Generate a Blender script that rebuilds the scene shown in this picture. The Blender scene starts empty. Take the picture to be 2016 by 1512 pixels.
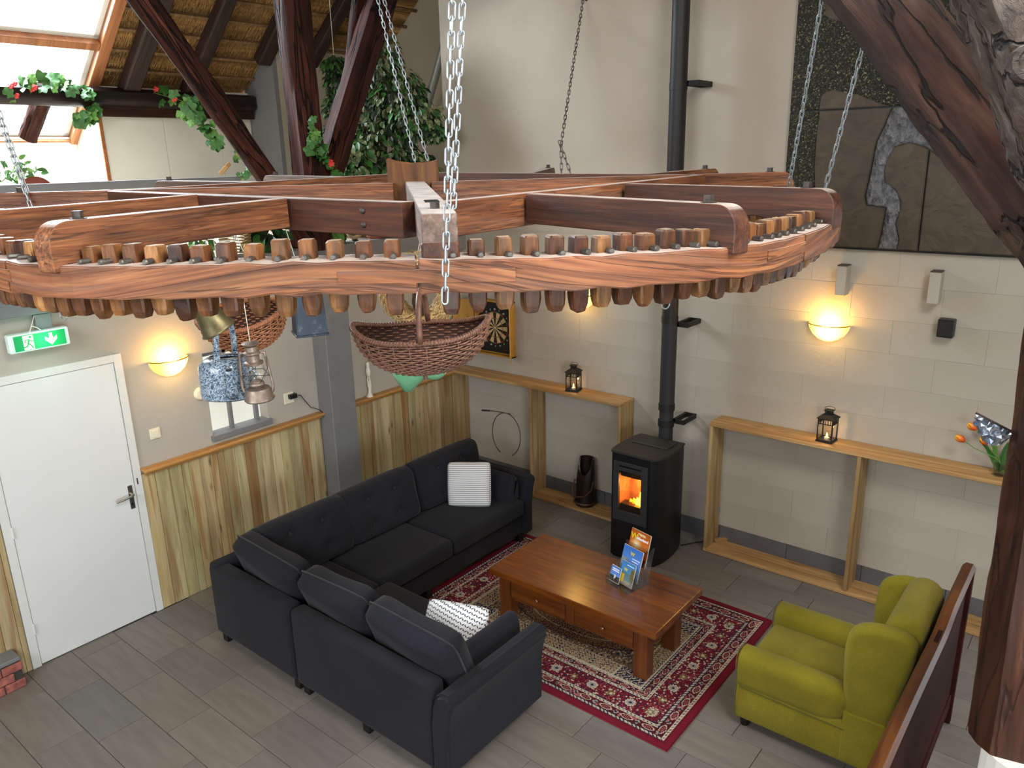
import bpy, bmesh, math, random
import numpy as np
from mathutils import Vector, Matrix, Euler
R = random.Random(7)
C = bpy.context.scene.collection
PI = math.pi
rad = math.radians
sc = bpy.context.scene

# ------------------------------------------------------------------ camera
cam = bpy.data.objects.new('camera', bpy.data.cameras.new('camera'))
C.objects.link(cam); sc.camera = cam
YAW, PIT, ROL = -0.6837, 0.2863, -0.0227
fw = Vector((math.sin(YAW)*math.cos(PIT), math.cos(YAW)*math.cos(PIT), -math.sin(PIT)))
rt = Vector((math.cos(YAW), -math.sin(YAW), 0)); up = rt.cross(fw)
r2 = rt*math.cos(ROL)+up*math.sin(ROL); u2 = -rt*math.sin(ROL)+up*math.cos(ROL)
m = Matrix((r2, u2, -fw)).transposed().to_4x4(); m.translation = (5.6945, -6.1531, 3.4372)
cam.matrix_world = m
cam.data.sensor_fit = 'HORIZONTAL'; cam.data.sensor_width = 36
cam.data.lens = 36*1525.7/2016
cam.data.clip_start = 0.05

# ------------------------------------------------------------------ world, daylight, exposure
sc.view_settings.view_transform = 'Standard'; sc.view_settings.look = 'None'
sc.view_settings.gamma = 1; sc.view_settings.use_curve_mapping = False
sc.view_settings.exposure = 0.30
w = bpy.data.worlds.new('overcast_sky'); sc.world = w; w.use_nodes = True
bg = w.node_tree.nodes['Background']; bg.inputs[0].default_value = (0.93, 0.97, 1.0, 1); bg.inputs[1].default_value = 2.2

def area(name, loc, target, sx, sy, power, col):
    l = bpy.data.lights.new(name, 'AREA'); l.shape = 'RECTANGLE'; l.size = sx; l.size_y = sy
    l.energy = power; l.color = col
    o = bpy.data.objects.new(name, l); C.objects.link(o); o.location = loc
    o.rotation_euler = (Vector(target)-Vector(loc)).to_track_quat('-Z', 'Y').to_euler()
    return o
# daylight through the roof windows and an unseen rear window added for frontal light (outside the glass)
area('daylight_left_skylight', (-4.0, -3.1, 5.65), (-1.2, -3.0, 2.6), 2.2, 2.3, 800, (0.80, 0.91, 1.0))
area('daylight_right_skylight', (7.35, -4.4, 6.5), (3.4, -3.6, 2.2), 2.6, 2.2, 290, (1.0, 0.94, 0.86))
area('added_rear_daylight', (3.3, -9.4, 4.6), (2.6, -3.0, 1.8), 3.4, 2.2, 190, (0.97, 0.97, 1.0))

area('daylight_right_window', (8.75, -7.1, 1.75), (0.0, -4.2, .6), 2.3, 2.2, 200, (0.84, 0.93, 1.0))

# ------------------------------------------------------------------ object helpers
def link(name, me, m=None, parent=None, loc=None, rot=None):
    o = bpy.data.objects.new(name, me); C.objects.link(o)
    if m is not None and me is not None and hasattr(me, 'materials') and not me.materials:
        me.materials.append(m)
    if parent: o.parent = parent
    if loc is not None: o.location = loc
    if rot is not None: o.rotation_euler = rot
    return o
def obj(name, bm, m, parent=None, loc=None, rot=None, smooth=False):
    me = bpy.data.meshes.new(name)
    bmesh.ops.recalc_face_normals(bm, faces=bm.faces)
    if smooth:
        for f in bm.faces: f.smooth = True
        if smooth != 'all':
            for e in bm.edges:
                if len(e.link_faces) == 2 and e.calc_face_angle(0) > rad(38): e.smooth = False
    bm.to_mesh(me); bm.free()
    if isinstance(m, (list, tuple)):
        for k in m: me.materials.append(k)
        m = None
    return link(name, me, m, parent, loc, rot)
def thing(name, label, cat, loc=(0,0,0), rot=(0,0,0), group=None):
    o = link(name, None, None, None, loc, rot); o.empty_display_size = .1
    return tag(o, label, cat, group)
def tag(o, label, cat, group=None):
    o['label'] = label; o['category'] = cat
    if group: o['group'] = group
    return o
def struct(o):
    o['kind'] = 'structure'; return o
def stuff(o):
    o['kind'] = 'stuff'; return o

# ------------------------------------------------------------------ mesh helpers
def BM(): return bmesh.new()
def box(bm, x0, x1, y0, y1, z0, z1, bev=0, seg=2, mat=None):
    r = bmesh.ops.create_cube(bm, size=1, matrix=Matrix.Translation(((x0+x1)/2,(y0+y1)/2,(z0+z1)/2)) @ Matrix.Diagonal((x1-x0,y1-y0,z1-z0,1)))
    vs = r['verts']
    if mat is not None:
        bmesh.ops.transform(bm, matrix=mat, verts=vs)
    if bev:
        es = list({e for v in vs for e in v.link_edges})
        bmesh.ops.bevel(bm, geom=es, offset=bev, segments=seg, affect='EDGES', profile=.5)
    return bm
def B1(*a, **k): return box(BM(), *a, **k)
def frame_of(d, upv=(0,0,1)):
    d = Vector(d).normalized(); u = Vector(upv)
    if abs(d.dot(u)) > .98: u = Vector((1,0,0)) if abs(d.x) < .9 else Vector((0,1,0))
    a = u.cross(d).normalized(); b = d.cross(a).normalized()
    return a, b
def tube(bm, pts, r, n=8, closed=False, cap=True):
    pts = [Vector(p) for p in pts]; N = len(pts); rings = []
    a = None
    for i, p in enumerate(pts):
        if closed: d = pts[(i+1) % N]-pts[i-1]
        else: d = pts[min(i+1,N-1)]-pts[max(i-1,0)]
        if d.length < 1e-9: d = Vector((0,0,1))
        d.normalize()
        if a is None: a, b = frame_of(d)
        else:
            a = (a-d*a.dot(d)).normalized(); b = d.cross(a).normalized()
        rr = r[i] if isinstance(r, (list, tuple)) else r
        rings.append([bm.verts.new(p+(a*math.cos(2*PI*k/n)+b*math.sin(2*PI*k/n))*rr) for k in range(n)])
    M = N if closed else N-1
    for i in range(M):
        A, B = rings[i], rings[(i+1) % N]
        for k in range(n):
            bm.faces.new((A[k], A[(k+1)%n], B[(k+1)%n], B[k]))
    if cap and not closed:
        bm.faces.new(rings[0][::-1]); bm.faces.new(rings[-1])
    return bm
def lathe(bm, prof, n=24, mat=None):
    rings = []; new = []
    for (r, z) in prof:
        if r < 1e-6: ring = [bm.verts.new((0,0,z))]
        else: ring = [bm.verts.new((r*math.cos(2*PI*k/n), r*math.sin(2*PI*k/n), z)) for k in range(n)]
        rings.append(ring); new += ring
    for A, B in zip(rings, rings[1:]):
        if len(A) == 1 and len(B) == 1: continue
        for k in range(n):
            if len(A) == 1: bm.faces.new((A[0], B[k], B[(k+1)%n]))
            elif len(B) == 1: bm.faces.new((A[k], A[(k+1)%n], B[0]))
            else: bm.faces.new((A[k], A[(k+1)%n], B[(k+1)%n], B[k]))
    if mat is not None: bmesh.ops.transform(bm, matrix=mat, verts=new)
    return bm
def prism(bm, poly, axis, a, b):
    """extrude a 2D polygon along an axis: 'y' -> poly is (x,z), 'x' -> (y,z), 'z' -> (x,y)"""
    def P(u, v, t): return {'y': (u,t,v), 'x': (t,u,v), 'z': (u,v,t)}[axis]
    A = [bm.verts.new(P(u,v,a)) for u,v in poly]; B = [bm.verts.new(P(u,v,b)) for u,v in poly]
    bm.faces.new(A); bm.faces.new(B[::-1])
    n = len(poly)
    for i in range(n): bm.faces.new((A[i], B[i], B[(i+1)%n], A[(i+1)%n]))
    return bm
def sph(bm, c, r, seg=12, sz=1):
    bmesh.ops.create_uvsphere(bm, u_segments=seg, v_segments=max(6,seg//2), radius=r, matrix=Matrix.Translation(c) @ Matrix.Diagonal((1,1,sz,1)))
    return bm
def align(o, p0, p1, upv=(0,0,1)):
    """origin at p0, local X toward p1, local Z towards upv"""
    x = (Vector(p1)-Vector(p0)).normalized(); y = Vector(upv).cross(x).normalized(); z = x.cross(y)
    mm = Matrix((x, y, z)).transposed().to_4x4(); mm.translation = Vector(p0)
    o.matrix_basis = mm; return o
def log_beam(name, p0, p1, r0, r1, m, parent=None, n=12, rough=.012, flat=1.0, upv=(0,0,1), seed=1, steps=26, gnarl=0.0, groove=True):
    """rough-hewn timber: local X along the length, faceted round section with cracks"""
    L = (Vector(p1)-Vector(p0)).length; rr = random.Random(seed); bm = BM(); rings = []
    ph = [rr.uniform(0, 6.3) for _ in range(6)]; g0 = rr.uniform(0, 6.3)
    for i in range(steps+1):
        t = i/steps; R0 = r0+(r1-r0)*t; ring = []
        cx = gnarl*math.sin(ph[0]+t*4)*1.0; cz = gnarl*math.sin(ph[1]+t*5)
        for k in range(n):
            a = 2*PI*k/n
            q = 1.0/max(abs(math.cos(a)), abs(math.sin(a)))
            sq = 1+(min(q, 1.28)-1)*flat
            d = R0*sq*(1+.04*math.sin(3*a+ph[2]+t*3)+.03*math.sin(5*a+ph[3]-t*7))+rough*math.sin(ph[4]+t*23+a*4)*.35+rr.uniform(-rough, rough)*.35
            if groove and abs(((a-g0-.15*math.sin(t*6)) % (2*PI))-PI) < PI/n*1.01: d -= R0*.22
            ring.append(bm.verts.new((L*t, cx+d*math.cos(a), cz+d*math.sin(a))))
        rings.append(ring)
    for A, B in zip(rings, rings[1:]):
        for k in range(n): bm.faces.new((A[k], A[(k+1)%n], B[(k+1)%n], B[k]))
    bm.faces.new(rings[0][::-1]); bm.faces.new(rings[-1])
    o = obj(name, bm, m, parent, smooth=True)
    align(o, p0, p1, upv); return o
def text_mesh(name, s, size, m, parent, mat, depth=.0008, bold=0, align_x='LEFT'):
    cu = bpy.data.curves.new(name, 'FONT'); cu.body = s; cu.size = size; cu.extrude = depth; cu.align_x = align_x
    cu.resolution_u = 3; cu.offset = bold
    t = bpy.data.objects.new(name, cu); C.objects.link(t)
    dg = bpy.context.evaluated_depsgraph_get(); dg.update()
    me = bpy.data.meshes.new_from_object(t.evaluated_get(dg)); bpy.data.objects.remove(t)
    me.materials.clear(); me.materials.append(m)
    o = link(name, me, None, parent); o.matrix_basis = mat; return o

def smooth_poly(P, n=3):
    for _ in range(n):
        Q = []
        for i in range(len(P)):
            a, b = P[i], P[(i+1) % len(P)]
            Q += [(a[0]*.75+b[0]*.25, a[1]*.75+b[1]*.25), (a[0]*.25+b[0]*.75, a[1]*.25+b[1]*.75)]
        P = Q
    return P
def puff(P, axis, a, b, r, n=5, smooth=2):
    """prism with rolled edges: outline P, between a and b along the axis, edge radius r"""
    P = smooth_poly(P, smooth) if smooth else P; N = len(P)
    ar = sum(P[i][0]*P[(i+1)%N][1]-P[(i+1)%N][0]*P[i][1] for i in range(N)); sg = 1 if ar > 0 else -1
    nr = []
    for i in range(N):
        dx, dy = P[(i+1)%N][0]-P[i-1][0], P[(i+1)%N][1]-P[i-1][1]; L = math.hypot(dx, dy) or 1; nr.append((sg*dy/L, -sg*dx/L))
    bm = BM(); rings = []
    def mk(u, v, t): return {'y': (u,t,v), 'x': (t,u,v), 'z': (u,v,t)}[axis]
    seq = [(r*(1-math.sin(k*PI/2/n)), a+r*(1-math.cos(k*PI/2/n))) for k in range(n+1)]
    seq += [(d, b-(t-a)) for d, t in seq[::-1]]
    for d, t in seq: rings.append([bm.verts.new(mk(p[0]-q[0]*d, p[1]-q[1]*d, t)) for p, q in zip(P, nr)])
    for A_, B_ in zip(rings, rings[1:]):
        for k in range(N): bm.faces.new((A_[k], A_[(k+1)%N], B_[(k+1)%N], B_[k]))
    bm.faces.new(rings[0]); bm.faces.new(rings[-1][::-1]); return bm
# ------------------------------------------------------------------ materials
def srgb(c):
    if isinstance(c, str):
        c = tuple(int(c[i:i+2], 16)/255 for i in (0,2,4))
    return tuple(((x/12.92) if x <= .04045 else ((x+.055)/1.055)**2.4) for x in c[:3])+(1,)
class NT:
    def __init__(s, name):
        s.m = bpy.data.materials.new(name); s.m.use_nodes = True; s.t = s.m.node_tree; s.n = s.t.nodes
        s.b = s.n['Principled BSDF']
    def new(s, typ, **k):
        nd = s.n.new(typ)
        for a, v in k.items():
            if a.startswith('_'): setattr(nd, a[1:], v)
            else: nd.inputs[a.replace('_', ' ')].default_value = v
        return nd
    def l(s, a, b): s.t.links.new(a, b)
    def coords(s, scale=(1,1,1), rnd=True, kind='Object'):
        tc = s.new('ShaderNodeTexCoord'); mp = s.new('ShaderNodeMapping'); mp.inputs['Scale'].default_value = scale
        if rnd:
            oi = s.new('ShaderNodeObjectInfo'); mu = s.new('ShaderNodeMath', _operation='MULTIPLY'); mu.inputs[1].default_value = 37.0
            s.l(oi.outputs['Random'], mu.inputs[0]); s.l(mu.outputs[0], mp.inputs['Location'])
        s.l(tc.outputs[kind], mp.inputs['Vector']); return mp.outputs[0]
    def ramp(s, fac, stops):
        r = s.new('ShaderNodeValToRGB'); e = r.color_ramp.elements
        while len(e) < len(stops): e.new(.5)
        for i, (p, c) in enumerate(stops): e[i].position = p; e[i].color = srgb(c) if not isinstance(c, float) else (c,c,c,1)
        s.l(fac, r.inputs[0]); return r.outputs[0]
    def mix(s, fac, a, b, mode='MIX'):
        x = s.new('ShaderNodeMix', _data_type='RGBA', _blend_type=mode)
        for sock, v in ((x.inputs[0], fac), (x.inputs[6], a), (x.inputs[7], b)):
            if hasattr(v, 'default_value') or hasattr(v, 'is_output'): s.l(v, sock)
            elif isinstance(v, (int, float)): sock.default_value = v
            else: sock.default_value = srgb(v)
        return x.outputs[2]
    def bump(s, h, strength=.3, dist=.01):
        b = s.new('ShaderNodeBump'); b.inputs['Strength'].default_value = strength; b.inputs['Distance'].default_value = dist
        s.l(h, b.inputs['Height']); s.l(b.outputs[0], s.b.inputs['Normal'])
def plain(name, c, rough=.6, metal=0, var=.12, scale=30, bump=.1, spec=.5, dist=.003, alpha=None, emit=None, es=1, sheen=0, coat=0):
    t = NT(name); v = t.coords((1,1,1)); nz = t.new('ShaderNodeTexNoise', Scale=scale, Detail=5.0); t.l(v, nz.inputs['Vector'])
    c = srgb(c); d = tuple(x*(1-var) for x in c[:3])+(1,); l_ = tuple(min(1, x*(1+var)) for x in c[:3])+(1,)
    r = t.new('ShaderNodeValToRGB'); r.color_ramp.elements[0].position = .3; r.color_ramp.elements[1].position = .7
    r.color_ramp.elements[0].color = d; r.color_ramp.elements[1].color = l_
    t.l(nz.outputs[0], r.inputs[0]); t.l(r.outputs[0], t.b.inputs['Base Color'])
    t.b.inputs['Roughness'].default_value = rough; t.b.inputs['Metallic'].default_value = metal
    t.b.inputs['Specular IOR Level'].default_value = spec
    if bump: t.bump(nz.outputs[0], bump, dist)
    if emit: t.b.inputs['Emission Color'].default_value = srgb(emit); t.b.inputs['Emission Strength'].default_value = es
    if sheen: t.b.inputs['Sheen Weight'].default_value = sheen
    if coat: t.b.inputs['Coat Weight'].default_value = coat
    return t.m
def wood(name, stops, scale=(1.2,16,16), rough=.55, knots=0, tint=.25, bump=.35, dust_toplight=None, coat=0, streak=None, knotscale=(1.5,6,6), rndtint=None, dist=.004, spec=.5, cracks=0, kind='Object'):
    t = NT(name); v = t.coords(scale, kind=kind)
    nz = t.new('ShaderNodeTexNoise', Scale=1.0, Detail=7.0, Roughness=.62, Distortion=.7); t.l(v, nz.inputs['Vector'])
    col = t.ramp(nz.outputs[0], stops)
    n2 = t.new('ShaderNodeTexNoise', Scale=.35, Detail=3.0); t.l(v, n2.inputs['Vector'])
    sh = t.ramp(n2.outputs[0], [(.3, (1-tint,)*3), (.7, (1.0,)*3)])
    col = t.mix(1.0, col, sh, 'MULTIPLY')
    if streak:
        v3 = t.coords(tuple(s*(.45 if s > 4 else .5) for s in scale), kind=kind); n3 = t.new('ShaderNodeTexNoise', Scale=1.0, Detail=2.0, Distortion=1.2); t.l(v3, n3.inputs['Vector'])
        f = t.ramp(n3.outputs[0], [(.54, 0.0), (.66, streak[1])]); col = t.mix(f, col, streak[0])
    if knots:
        v2 = t.coords(knotscale); vo = t.new('ShaderNodeTexVoronoi', Scale=1.0); t.l(v2, vo.inputs['Vector'])
        f = t.ramp(vo.outputs['Distance'], [(.03, .85*knots), (.17, 0.0)]); col = t.mix(f, col, '4a2c18')
    if cracks:
        v4 = t.coords(tuple(s*.55 for s in scale), kind=kind); n4 = t.new('ShaderNodeTexNoise', Scale=1.0, Detail=3.0, Roughness=.5, Distortion=.35); t.l(v4, n4.inputs['Vector'])
        f = t.ramp(n4.outputs[0], [(.472, 0.0), (.487, cracks), (.499, cracks), (.512, 0.0)]); col = t.mix(f, col, '0c0605'); crk = f
        n5 = t.new('ShaderNodeTexNoise', Scale=3.2, Detail=4.0); t.l(v4, n5.inputs['Vector']); col = t.mix(1.0, col, t.ramp(n5.outputs[0], [(.3, (.72,)*3), (.65, (1.12 if False else 1.0,)*3)]), 'MULTIPLY')
    if rndtint:
        oi = t.new('ShaderNodeObjectInfo'); rt_ = t.ramp(oi.outputs['Random'], rndtint); col = t.mix(1.0, col, rt_, 'MULTIPLY')
    if dust_toplight:  # upward faces paled as dusty, and on the wheel also as painted skylight
        g = t.new('ShaderNodeNewGeometry'); sx = t.new('ShaderNodeSeparateXYZ'); t.l(g.outputs['Normal'], sx.inputs[0])
        f = t.ramp(sx.outputs['Z'], [(.75, 0.0), (.95, dust_toplight[1])])
        nd = t.new('ShaderNodeTexNoise', Scale=9.0, Detail=4.0); tc = t.new('ShaderNodeTexCoord'); t.l(tc.outputs['Object'], nd.inputs['Vector'])
        f2 = t.ramp(nd.outputs[0], [(.3, .55), (.6, 1.0)]); f = t.mix(1.0, f, f2, 'MULTIPLY')
        col = t.mix(f, col, dust_toplight[0])
    t.l(col, t.b.inputs['Base Color']); t.b.inputs['Roughness'].default_value = rough
    t.b.inputs['Specular IOR Level'].default_value = spec
    if coat: t.b.inputs['Coat Weight'].default_value = coat; t.b.inputs['Coat Roughness'].default_value = .18
    if cracks:
        sb = t.new('ShaderNodeMath', _operation='MULTIPLY_ADD'); sb.inputs[1].default_value = -1.4; t.l(crk, sb.inputs[0]); t.l(nz.outputs[0], sb.inputs[2]); t.bump(sb.outputs[0], bump, dist)
    else: t.bump(nz.outputs[0], bump, dist)
    return t.m

def plaster(name, c, c2, bump=.5, s=26):
    t = NT(name); v = t.coords((1,1,1), rnd=False)
    nz = t.new('ShaderNodeTexNoise', Scale=1.3, Detail=4.0); t.l(v, nz.inputs['Vector'])
    n2 = t.new('ShaderNodeTexNoise', Scale=float(s), Detail=6.0); t.l(v, n2.inputs['Vector'])
    col = t.ramp(nz.outputs[0], [(.35, c), (.65, c2)])
    t.l(col, t.b.inputs['Base Color']); t.b.inputs['Roughness'].default_value = .8
    t.b.inputs['Specular IOR Level'].default_value = .25
    t.bump(n2.outputs[0], bump, .006); return t.m
M = {}
M['plaster'] = plaster('painted plaster', 'aaa497', 'b3ada1')
M['plaster_up'] = plaster('painted upper plaster', 'aaa192', 'b3aa9c', .35)
M['plaster_left'] = plaster('smooth painted wall', 'aca79c', 'b3aea4', .15, 60)
M['white_panel'] = plaster('white board', 'dcdad0', 'e4e2d9', .1, 40)
M['grey_paint'] = plain('grey paint', '76787a', .6, var=.05, scale=12, bump=.08)
M['tile'] = None
M['door'] = plain('white door paint', 'e3e6e4', .32, var=.015, scale=4, bump=.02)
M['trimwhite'] = plain('white trim paint', 'dfe1dd', .4, var=.02, bump=.02)
M['steel'] = plain('brushed steel', 'b9b6ae', .3, 1, .08, 60, .04)
M['plastic'] = plain('cream plastic', 'e6dfc8', .35, var=.02, bump=0)
M['black'] = plain('black metal', '131415', .55, .0, .15, 40, .05)
M['blackp'] = plain('black plastic', '0f0f10', .4, 0, .1, 40, .02)
M['flue'] = plain('flue pipe paint', '24252a', .6, .0, .1, 14, .03)
M['stove'] = plain('stove enamel', '1b1c1f', .38, .3, .12, 30, .05)
M['stove_top'] = plain('stove top plate', '3a3835', .5, .3, .1, 40, .06)
M['zinc'] = plain('galvanised steel', 'a9b1b5', .45, .7, .1, 40, .05)
M['zinc_dull'] = plain('old steel', '6c6a66', .5, .8, .2, 40, .1)
M['iron'] = plain('iron', '4b4542', .6, .5, .25, 60, .2)
M['wheel'] = wood('weathered wheel timber', [(.25, '6e4028'), (.42, '9a5c3a'), (.58, 'b67549'), (.8, 'd0a074')], (3.2,60,60), .6, .5, .35, .45, ('cfc6bf', .9), cracks=.45, streak=('6f5a50', .4), knotscale=(2.2,9,9))
M['wheel_rim'] = wood('rim timber', [(.25, '6e4028'), (.42, '9a5c3a'), (.58, 'b67549'), (.8, 'd0a074')], (1.7,42,42), .6, .5, .35, .45, ('cfc6bf', .9), cracks=.55, streak=('6f5a50', .4), knotscale=(2.2,9,9), kind='UV')
M['wheel_d'] = wood('dark wheel timber', [(.25, '38201a'), (.5, '5b3424'), (.75, '7a4a32')], (3,55,55), .55, .4, .3, .45, ('cfc6bf', .88), streak=('40302b', .5), knotscale=(2.2,9,9))
M['wheel_g'] = wood('grey weathered timber', [(.25, '5d4a42'), (.5, '7d675b'), (.75, '9b8578')], (3,60,60), .65, .3, .3, .5, ('d0cbc8', .9), knotscale=(2.2,9,9))
M['cog'] = wood('cog wood', [(.25, '6e4826'), (.5, 'a47240'), (.75, 'cc9c64')], (40,40,7), .55, 0, .45, .5, ('cfbfa8', .6), rndtint=[(0, 'b09080'), (.5, 'd8c8b8'), (1, 'ffffff')])
M['cog_d'] = wood('dark cog wood', [(.25, '4e2f1b'), (.5, '7a4c2a'), (.75, 'a5713f')], (40,40,7), .5, 0, .5, .5, ('cfbfa8', .5), rndtint=[(0, 'b89a88'), (1, 'ffffff')])
M['hub'] = wood('hub block wood', [(.25, '4d2c16'), (.5, '85542a'), (.75, 'b98238')], (14,14,1.6), .6, 0, .4, .5, ('b9a080', .3))
M['timber'] = wood('old barn timber', [(.2, '26120d'), (.42, '44221a'), (.6, '5d3226'), (.85, '85604f')], (1.3,15,15), .75, .5, .45, .9, ('8d7f80', .25), streak=('2a1510', .7), dist=.012, spec=.15, cracks=.95)
M['timber_b'] = wood('big barn timber', [(.2, '2c1711'), (.42, '4b2c21'), (.6, '664435'), (.85, '8c7262')], (1.6,14,14), .75, .4, .5, 1.0, ('a59c98', .25), streak=('2b1812', .7), dist=.016, cracks=.9)
M['timber_gnarl'] = wood('weathered gnarled timber', [(.2, '241a16'), (.4, '4f4037'), (.58, '74665c'), (.85, 'b4aea9')], (5,14,14), .6, 0, .5, 1.0, ('d0d0d0', .5), streak=('4a3226', .75), dist=.03, cracks=1.0)
M['timber_p'] = wood('post timber', [(.2, '2e1810'), (.45, '4c2a1b'), (.65, '643b27'), (.85, '7a5038')], (1.5,14,14), .5, .35, .45, .6, streak=('2f1a12', .6), dist=.006, spec=.3, cracks=.5)
M['rafter'] = wood('rafter timber', [(.25, '1c0d0a'), (.5, '321a14'), (.8, '4a2a20')], (1.3,14,14), .6, .3, .4, .9, dist=.01)
M['purlin'] = wood('dark purlin', [(.25, '140b0a'), (.5, '22120e'), (.8, '3a221c')], (1,14,14), .35, 0, .4, .6)
M['batten'] = wood('batten wood', [(.3, '6d4f30'), (.6, '8d6b45'), (.8, 'a38052')], (2,30,30), .7, 0, .3, .4)
M['pinewin'] = wood('varnished pine', [(.3, '9c5f38'), (.55, 'b8764a'), (.8, 'cf925f')], (1.2,22,22), .4, .3, .2, .2)
M['pine'] = wood('pine boards', [(.25, 'b5a27a'), (.45, 'cdbd96'), (.62, 'dccfac'), (.85, 'c2c39c')], (22,22,1.6), .6, .95, .2, .3, streak=('94643a', .55), knotscale=(9,9,2.8), rndtint=[(0, 'd4bc9c'), (.3, 'fffdf4'), (.6, 'dfe2c8'), (.85, 'f4ead4'), (1, 'cfae88')])
M['pine_x'] = wood('pine plank', [(.25, 'a97f4c'), (.48, 'c69c64'), (.66, 'd6b27a'), (.85, 'c2b27c')], (1.1,15,15), .55, .7, .2, .3, streak=('8a5c30', .5), knotscale=(2,8,8))
M['pine_z'] = wood('pine upright', [(.25, '9a7a4e'), (.48, 'b89a68'), (.66, 'c9af7e'), (.85, 'b3b080')], (15,15,1.1), .6, .7, .2, .3, streak=('7a5230', .5), knotscale=(8,8,2))
M['pine_cap'] = wood('pine cap rail', [(.25, 'b07c3e'), (.5, 'cc9650'), (.75, 'dcae68')], (14,1.1,14), .45, .4, .2, .2, knotscale=(8,2,8))
M['table'] = wood('oiled table wood', [(.25, '5c2c10'), (.48, '804415'), (.66, '96541c'), (.85, 'a8662a')], (1.3,15,15), .22, .4, .25, .12, coat=.5, streak=('5e2c10', .45), knotscale=(2,9,9))
M['table_z'] = wood('table leg wood', [(.25, '54280f'), (.48, '743c16'), (.75, '8d5020')], (15,15,1.3), .35, 0, .3, .15, coat=.3)
M['pew'] = wood('dark varnished pew', [(.25, '260e0a'), (.5, '3b1811'), (.8, '4d221a')], (6,1.1,6), .8, .15, .3, .2, spec=.12)
M['pewrail'] = wood('polished pew rail', [(.25, '3a1c10'), (.5, '5f3418'), (.8, '8a5628')], (14,1.1,14), .42, 0, .3, .2, spec=.3)
def fabric(name, c, var=.25, scale=220, rough=.9, sheen=.3, bump=.35):
    t = NT(name); v = t.coords((1,1,1), rnd=False)
    nz = t.new('ShaderNodeTexNoise', Scale=float(scale), Detail=3.0); t.l(v, nz.inputs['Vector'])
    n2 = t.new('ShaderNodeTexNoise', Scale=4.0, Detail=4.0); t.l(v, n2.inputs['Vector'])
    cc = srgb(c)
    r = t.new('ShaderNodeValToRGB'); r.color_ramp.elements[0].color = tuple(x*(1-var) for x in cc[:3])+(1,); r.color_ramp.elements[1].color = tuple(min(1,x*(1+var)) for x in cc[:3])+(1,)
    r.color_ramp.elements[0].position = .3; r.color_ramp.elements[1].position = .7
    t.l(nz.outputs[0], r.inputs[0])
    q = t.ramp(n2.outputs[0], [(.3, (.86,)*3), (.7, (1.0,)*3)])
    t.l(t.mix(1.0, r.outputs[0], q, 'MULTIPLY'), t.b.inputs['Base Color'])
    t.b.inputs['Roughness'].default_value = rough; t.b.inputs['Sheen Weight'].default_value = sheen
    t.b.inputs['Specular IOR Level'].default_value = .2
    t.bump(nz.outputs[0], bump, .001); return t.m
M['sofa'] = fabric('charcoal sofa fabric', '1f2027', .3, 160, sheen=.06)
M['green'] = fabric('moss green upholstery', '8d8424', .18, 260, sheen=.1)
M['foot'] = plain('black foot', '121212', .4)
def attr_mat(name, rough=.9, bump=0, bscale=300, spec=.2):
    t = NT(name); a = t.new('ShaderNodeVertexColor', _layer_name='Col'); t.l(a.outputs[0], t.b.inputs['Base Color'])
    t.b.inputs['Roughness'].default_value = rough; t.b.inputs['Specular IOR Level'].default_value = spec
    if bump:
        v = t.coords((1,1,1), rnd=False); nz = t.new('ShaderNodeTexNoise', Scale=float(bscale)); t.l(v, nz.inputs['Vector']); t.bump(nz.outputs[0], bump, .002)
    return t.m
def glass(name, tint='ffffff', gl=.12, rough=.02):
    t = NT(name); t.n.remove(t.b); out = t.n['Material Output']
    tr = t.new('ShaderNodeBsdfTransparent'); tr.inputs[0].default_value = srgb(tint)
    g = t.new('ShaderNodeBsdfGlossy'); g.inputs['Roughness'].default_value = rough
    fr = t.new('ShaderNodeLayerWeight'); fr.inputs[0].default_value = .5
    pw = t.new('ShaderNodeMath', _operation='POWER'); pw.inputs[1].default_value = 4.0; t.l(fr.outputs['Facing'], pw.inputs[0])
    ad = t.new('ShaderNodeMath', _operation='MULTIPLY_ADD'); ad.inputs[1].default_value = .7; ad.inputs[2].default_value = gl*.3
    t.l(pw.outputs[0], ad.inputs[0])
    mx = t.new('ShaderNodeMixShader'); t.l(ad.outputs[0], mx.inputs[0]); t.l(tr.outputs[0], mx.inputs[1]); t.l(g.outputs[0], mx.inputs[2])
    t.l(mx.outputs[0], out.inputs[0]); return t.m
M['glass'] = glass('clear glass'); M['acryl'] = glass('clear acrylic', 'f4f8fa', .35)
def tilemat():
    t = NT('slate grey floor tile'); v = t.coords((3,20,1)); nz = t.new('ShaderNodeTexNoise', Scale=1.0, Detail=6.0, Distortion=.4); t.l(v, nz.inputs['Vector'])
    col = t.ramp(nz.outputs[0], [(.3, '76726d'), (.7, '84807a')])
    oi = t.new('ShaderNodeObjectInfo'); rt_ = t.ramp(oi.outputs['Random'], [(0, 'e6e8ee'), (.5, 'f6f2ec'), (1, 'ffffff')]); col = t.mix(1.0, col, rt_, 'MULTIPLY')
    t.l(col, t.b.inputs['Base Color']); t.b.inputs['Roughness'].default_value = .42; t.b.inputs['Specular IOR Level'].default_value = .45
    t.bump(nz.outputs[0], .25, .003); return t.m
M['tile'] = tilemat()
M['loft'] = plain('pale bounce loft boards', 'cdbfa6', .7, var=.08, scale=6)  # kept pale so the floor bounces skylight up onto the thatch
M['grout'] = plain('dark grout', '3a3734', .8)
M['skirt'] = plain('grey skirting tile', '5f6064', .45, var=.08, scale=8, bump=.05)
M['wicker'] = plain('brown wicker', '74503f', .45, 0, .5, 90, .4, dist=.002)
M['wicker_l'] = plain('tan wicker', 'a96f4b', .55, 0, .4, 90, .4, dist=.002)
M['willow'] = plain('willow rod', '6c4a3c', .5, 0, .35, 30, .4, dist=.003)
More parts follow.
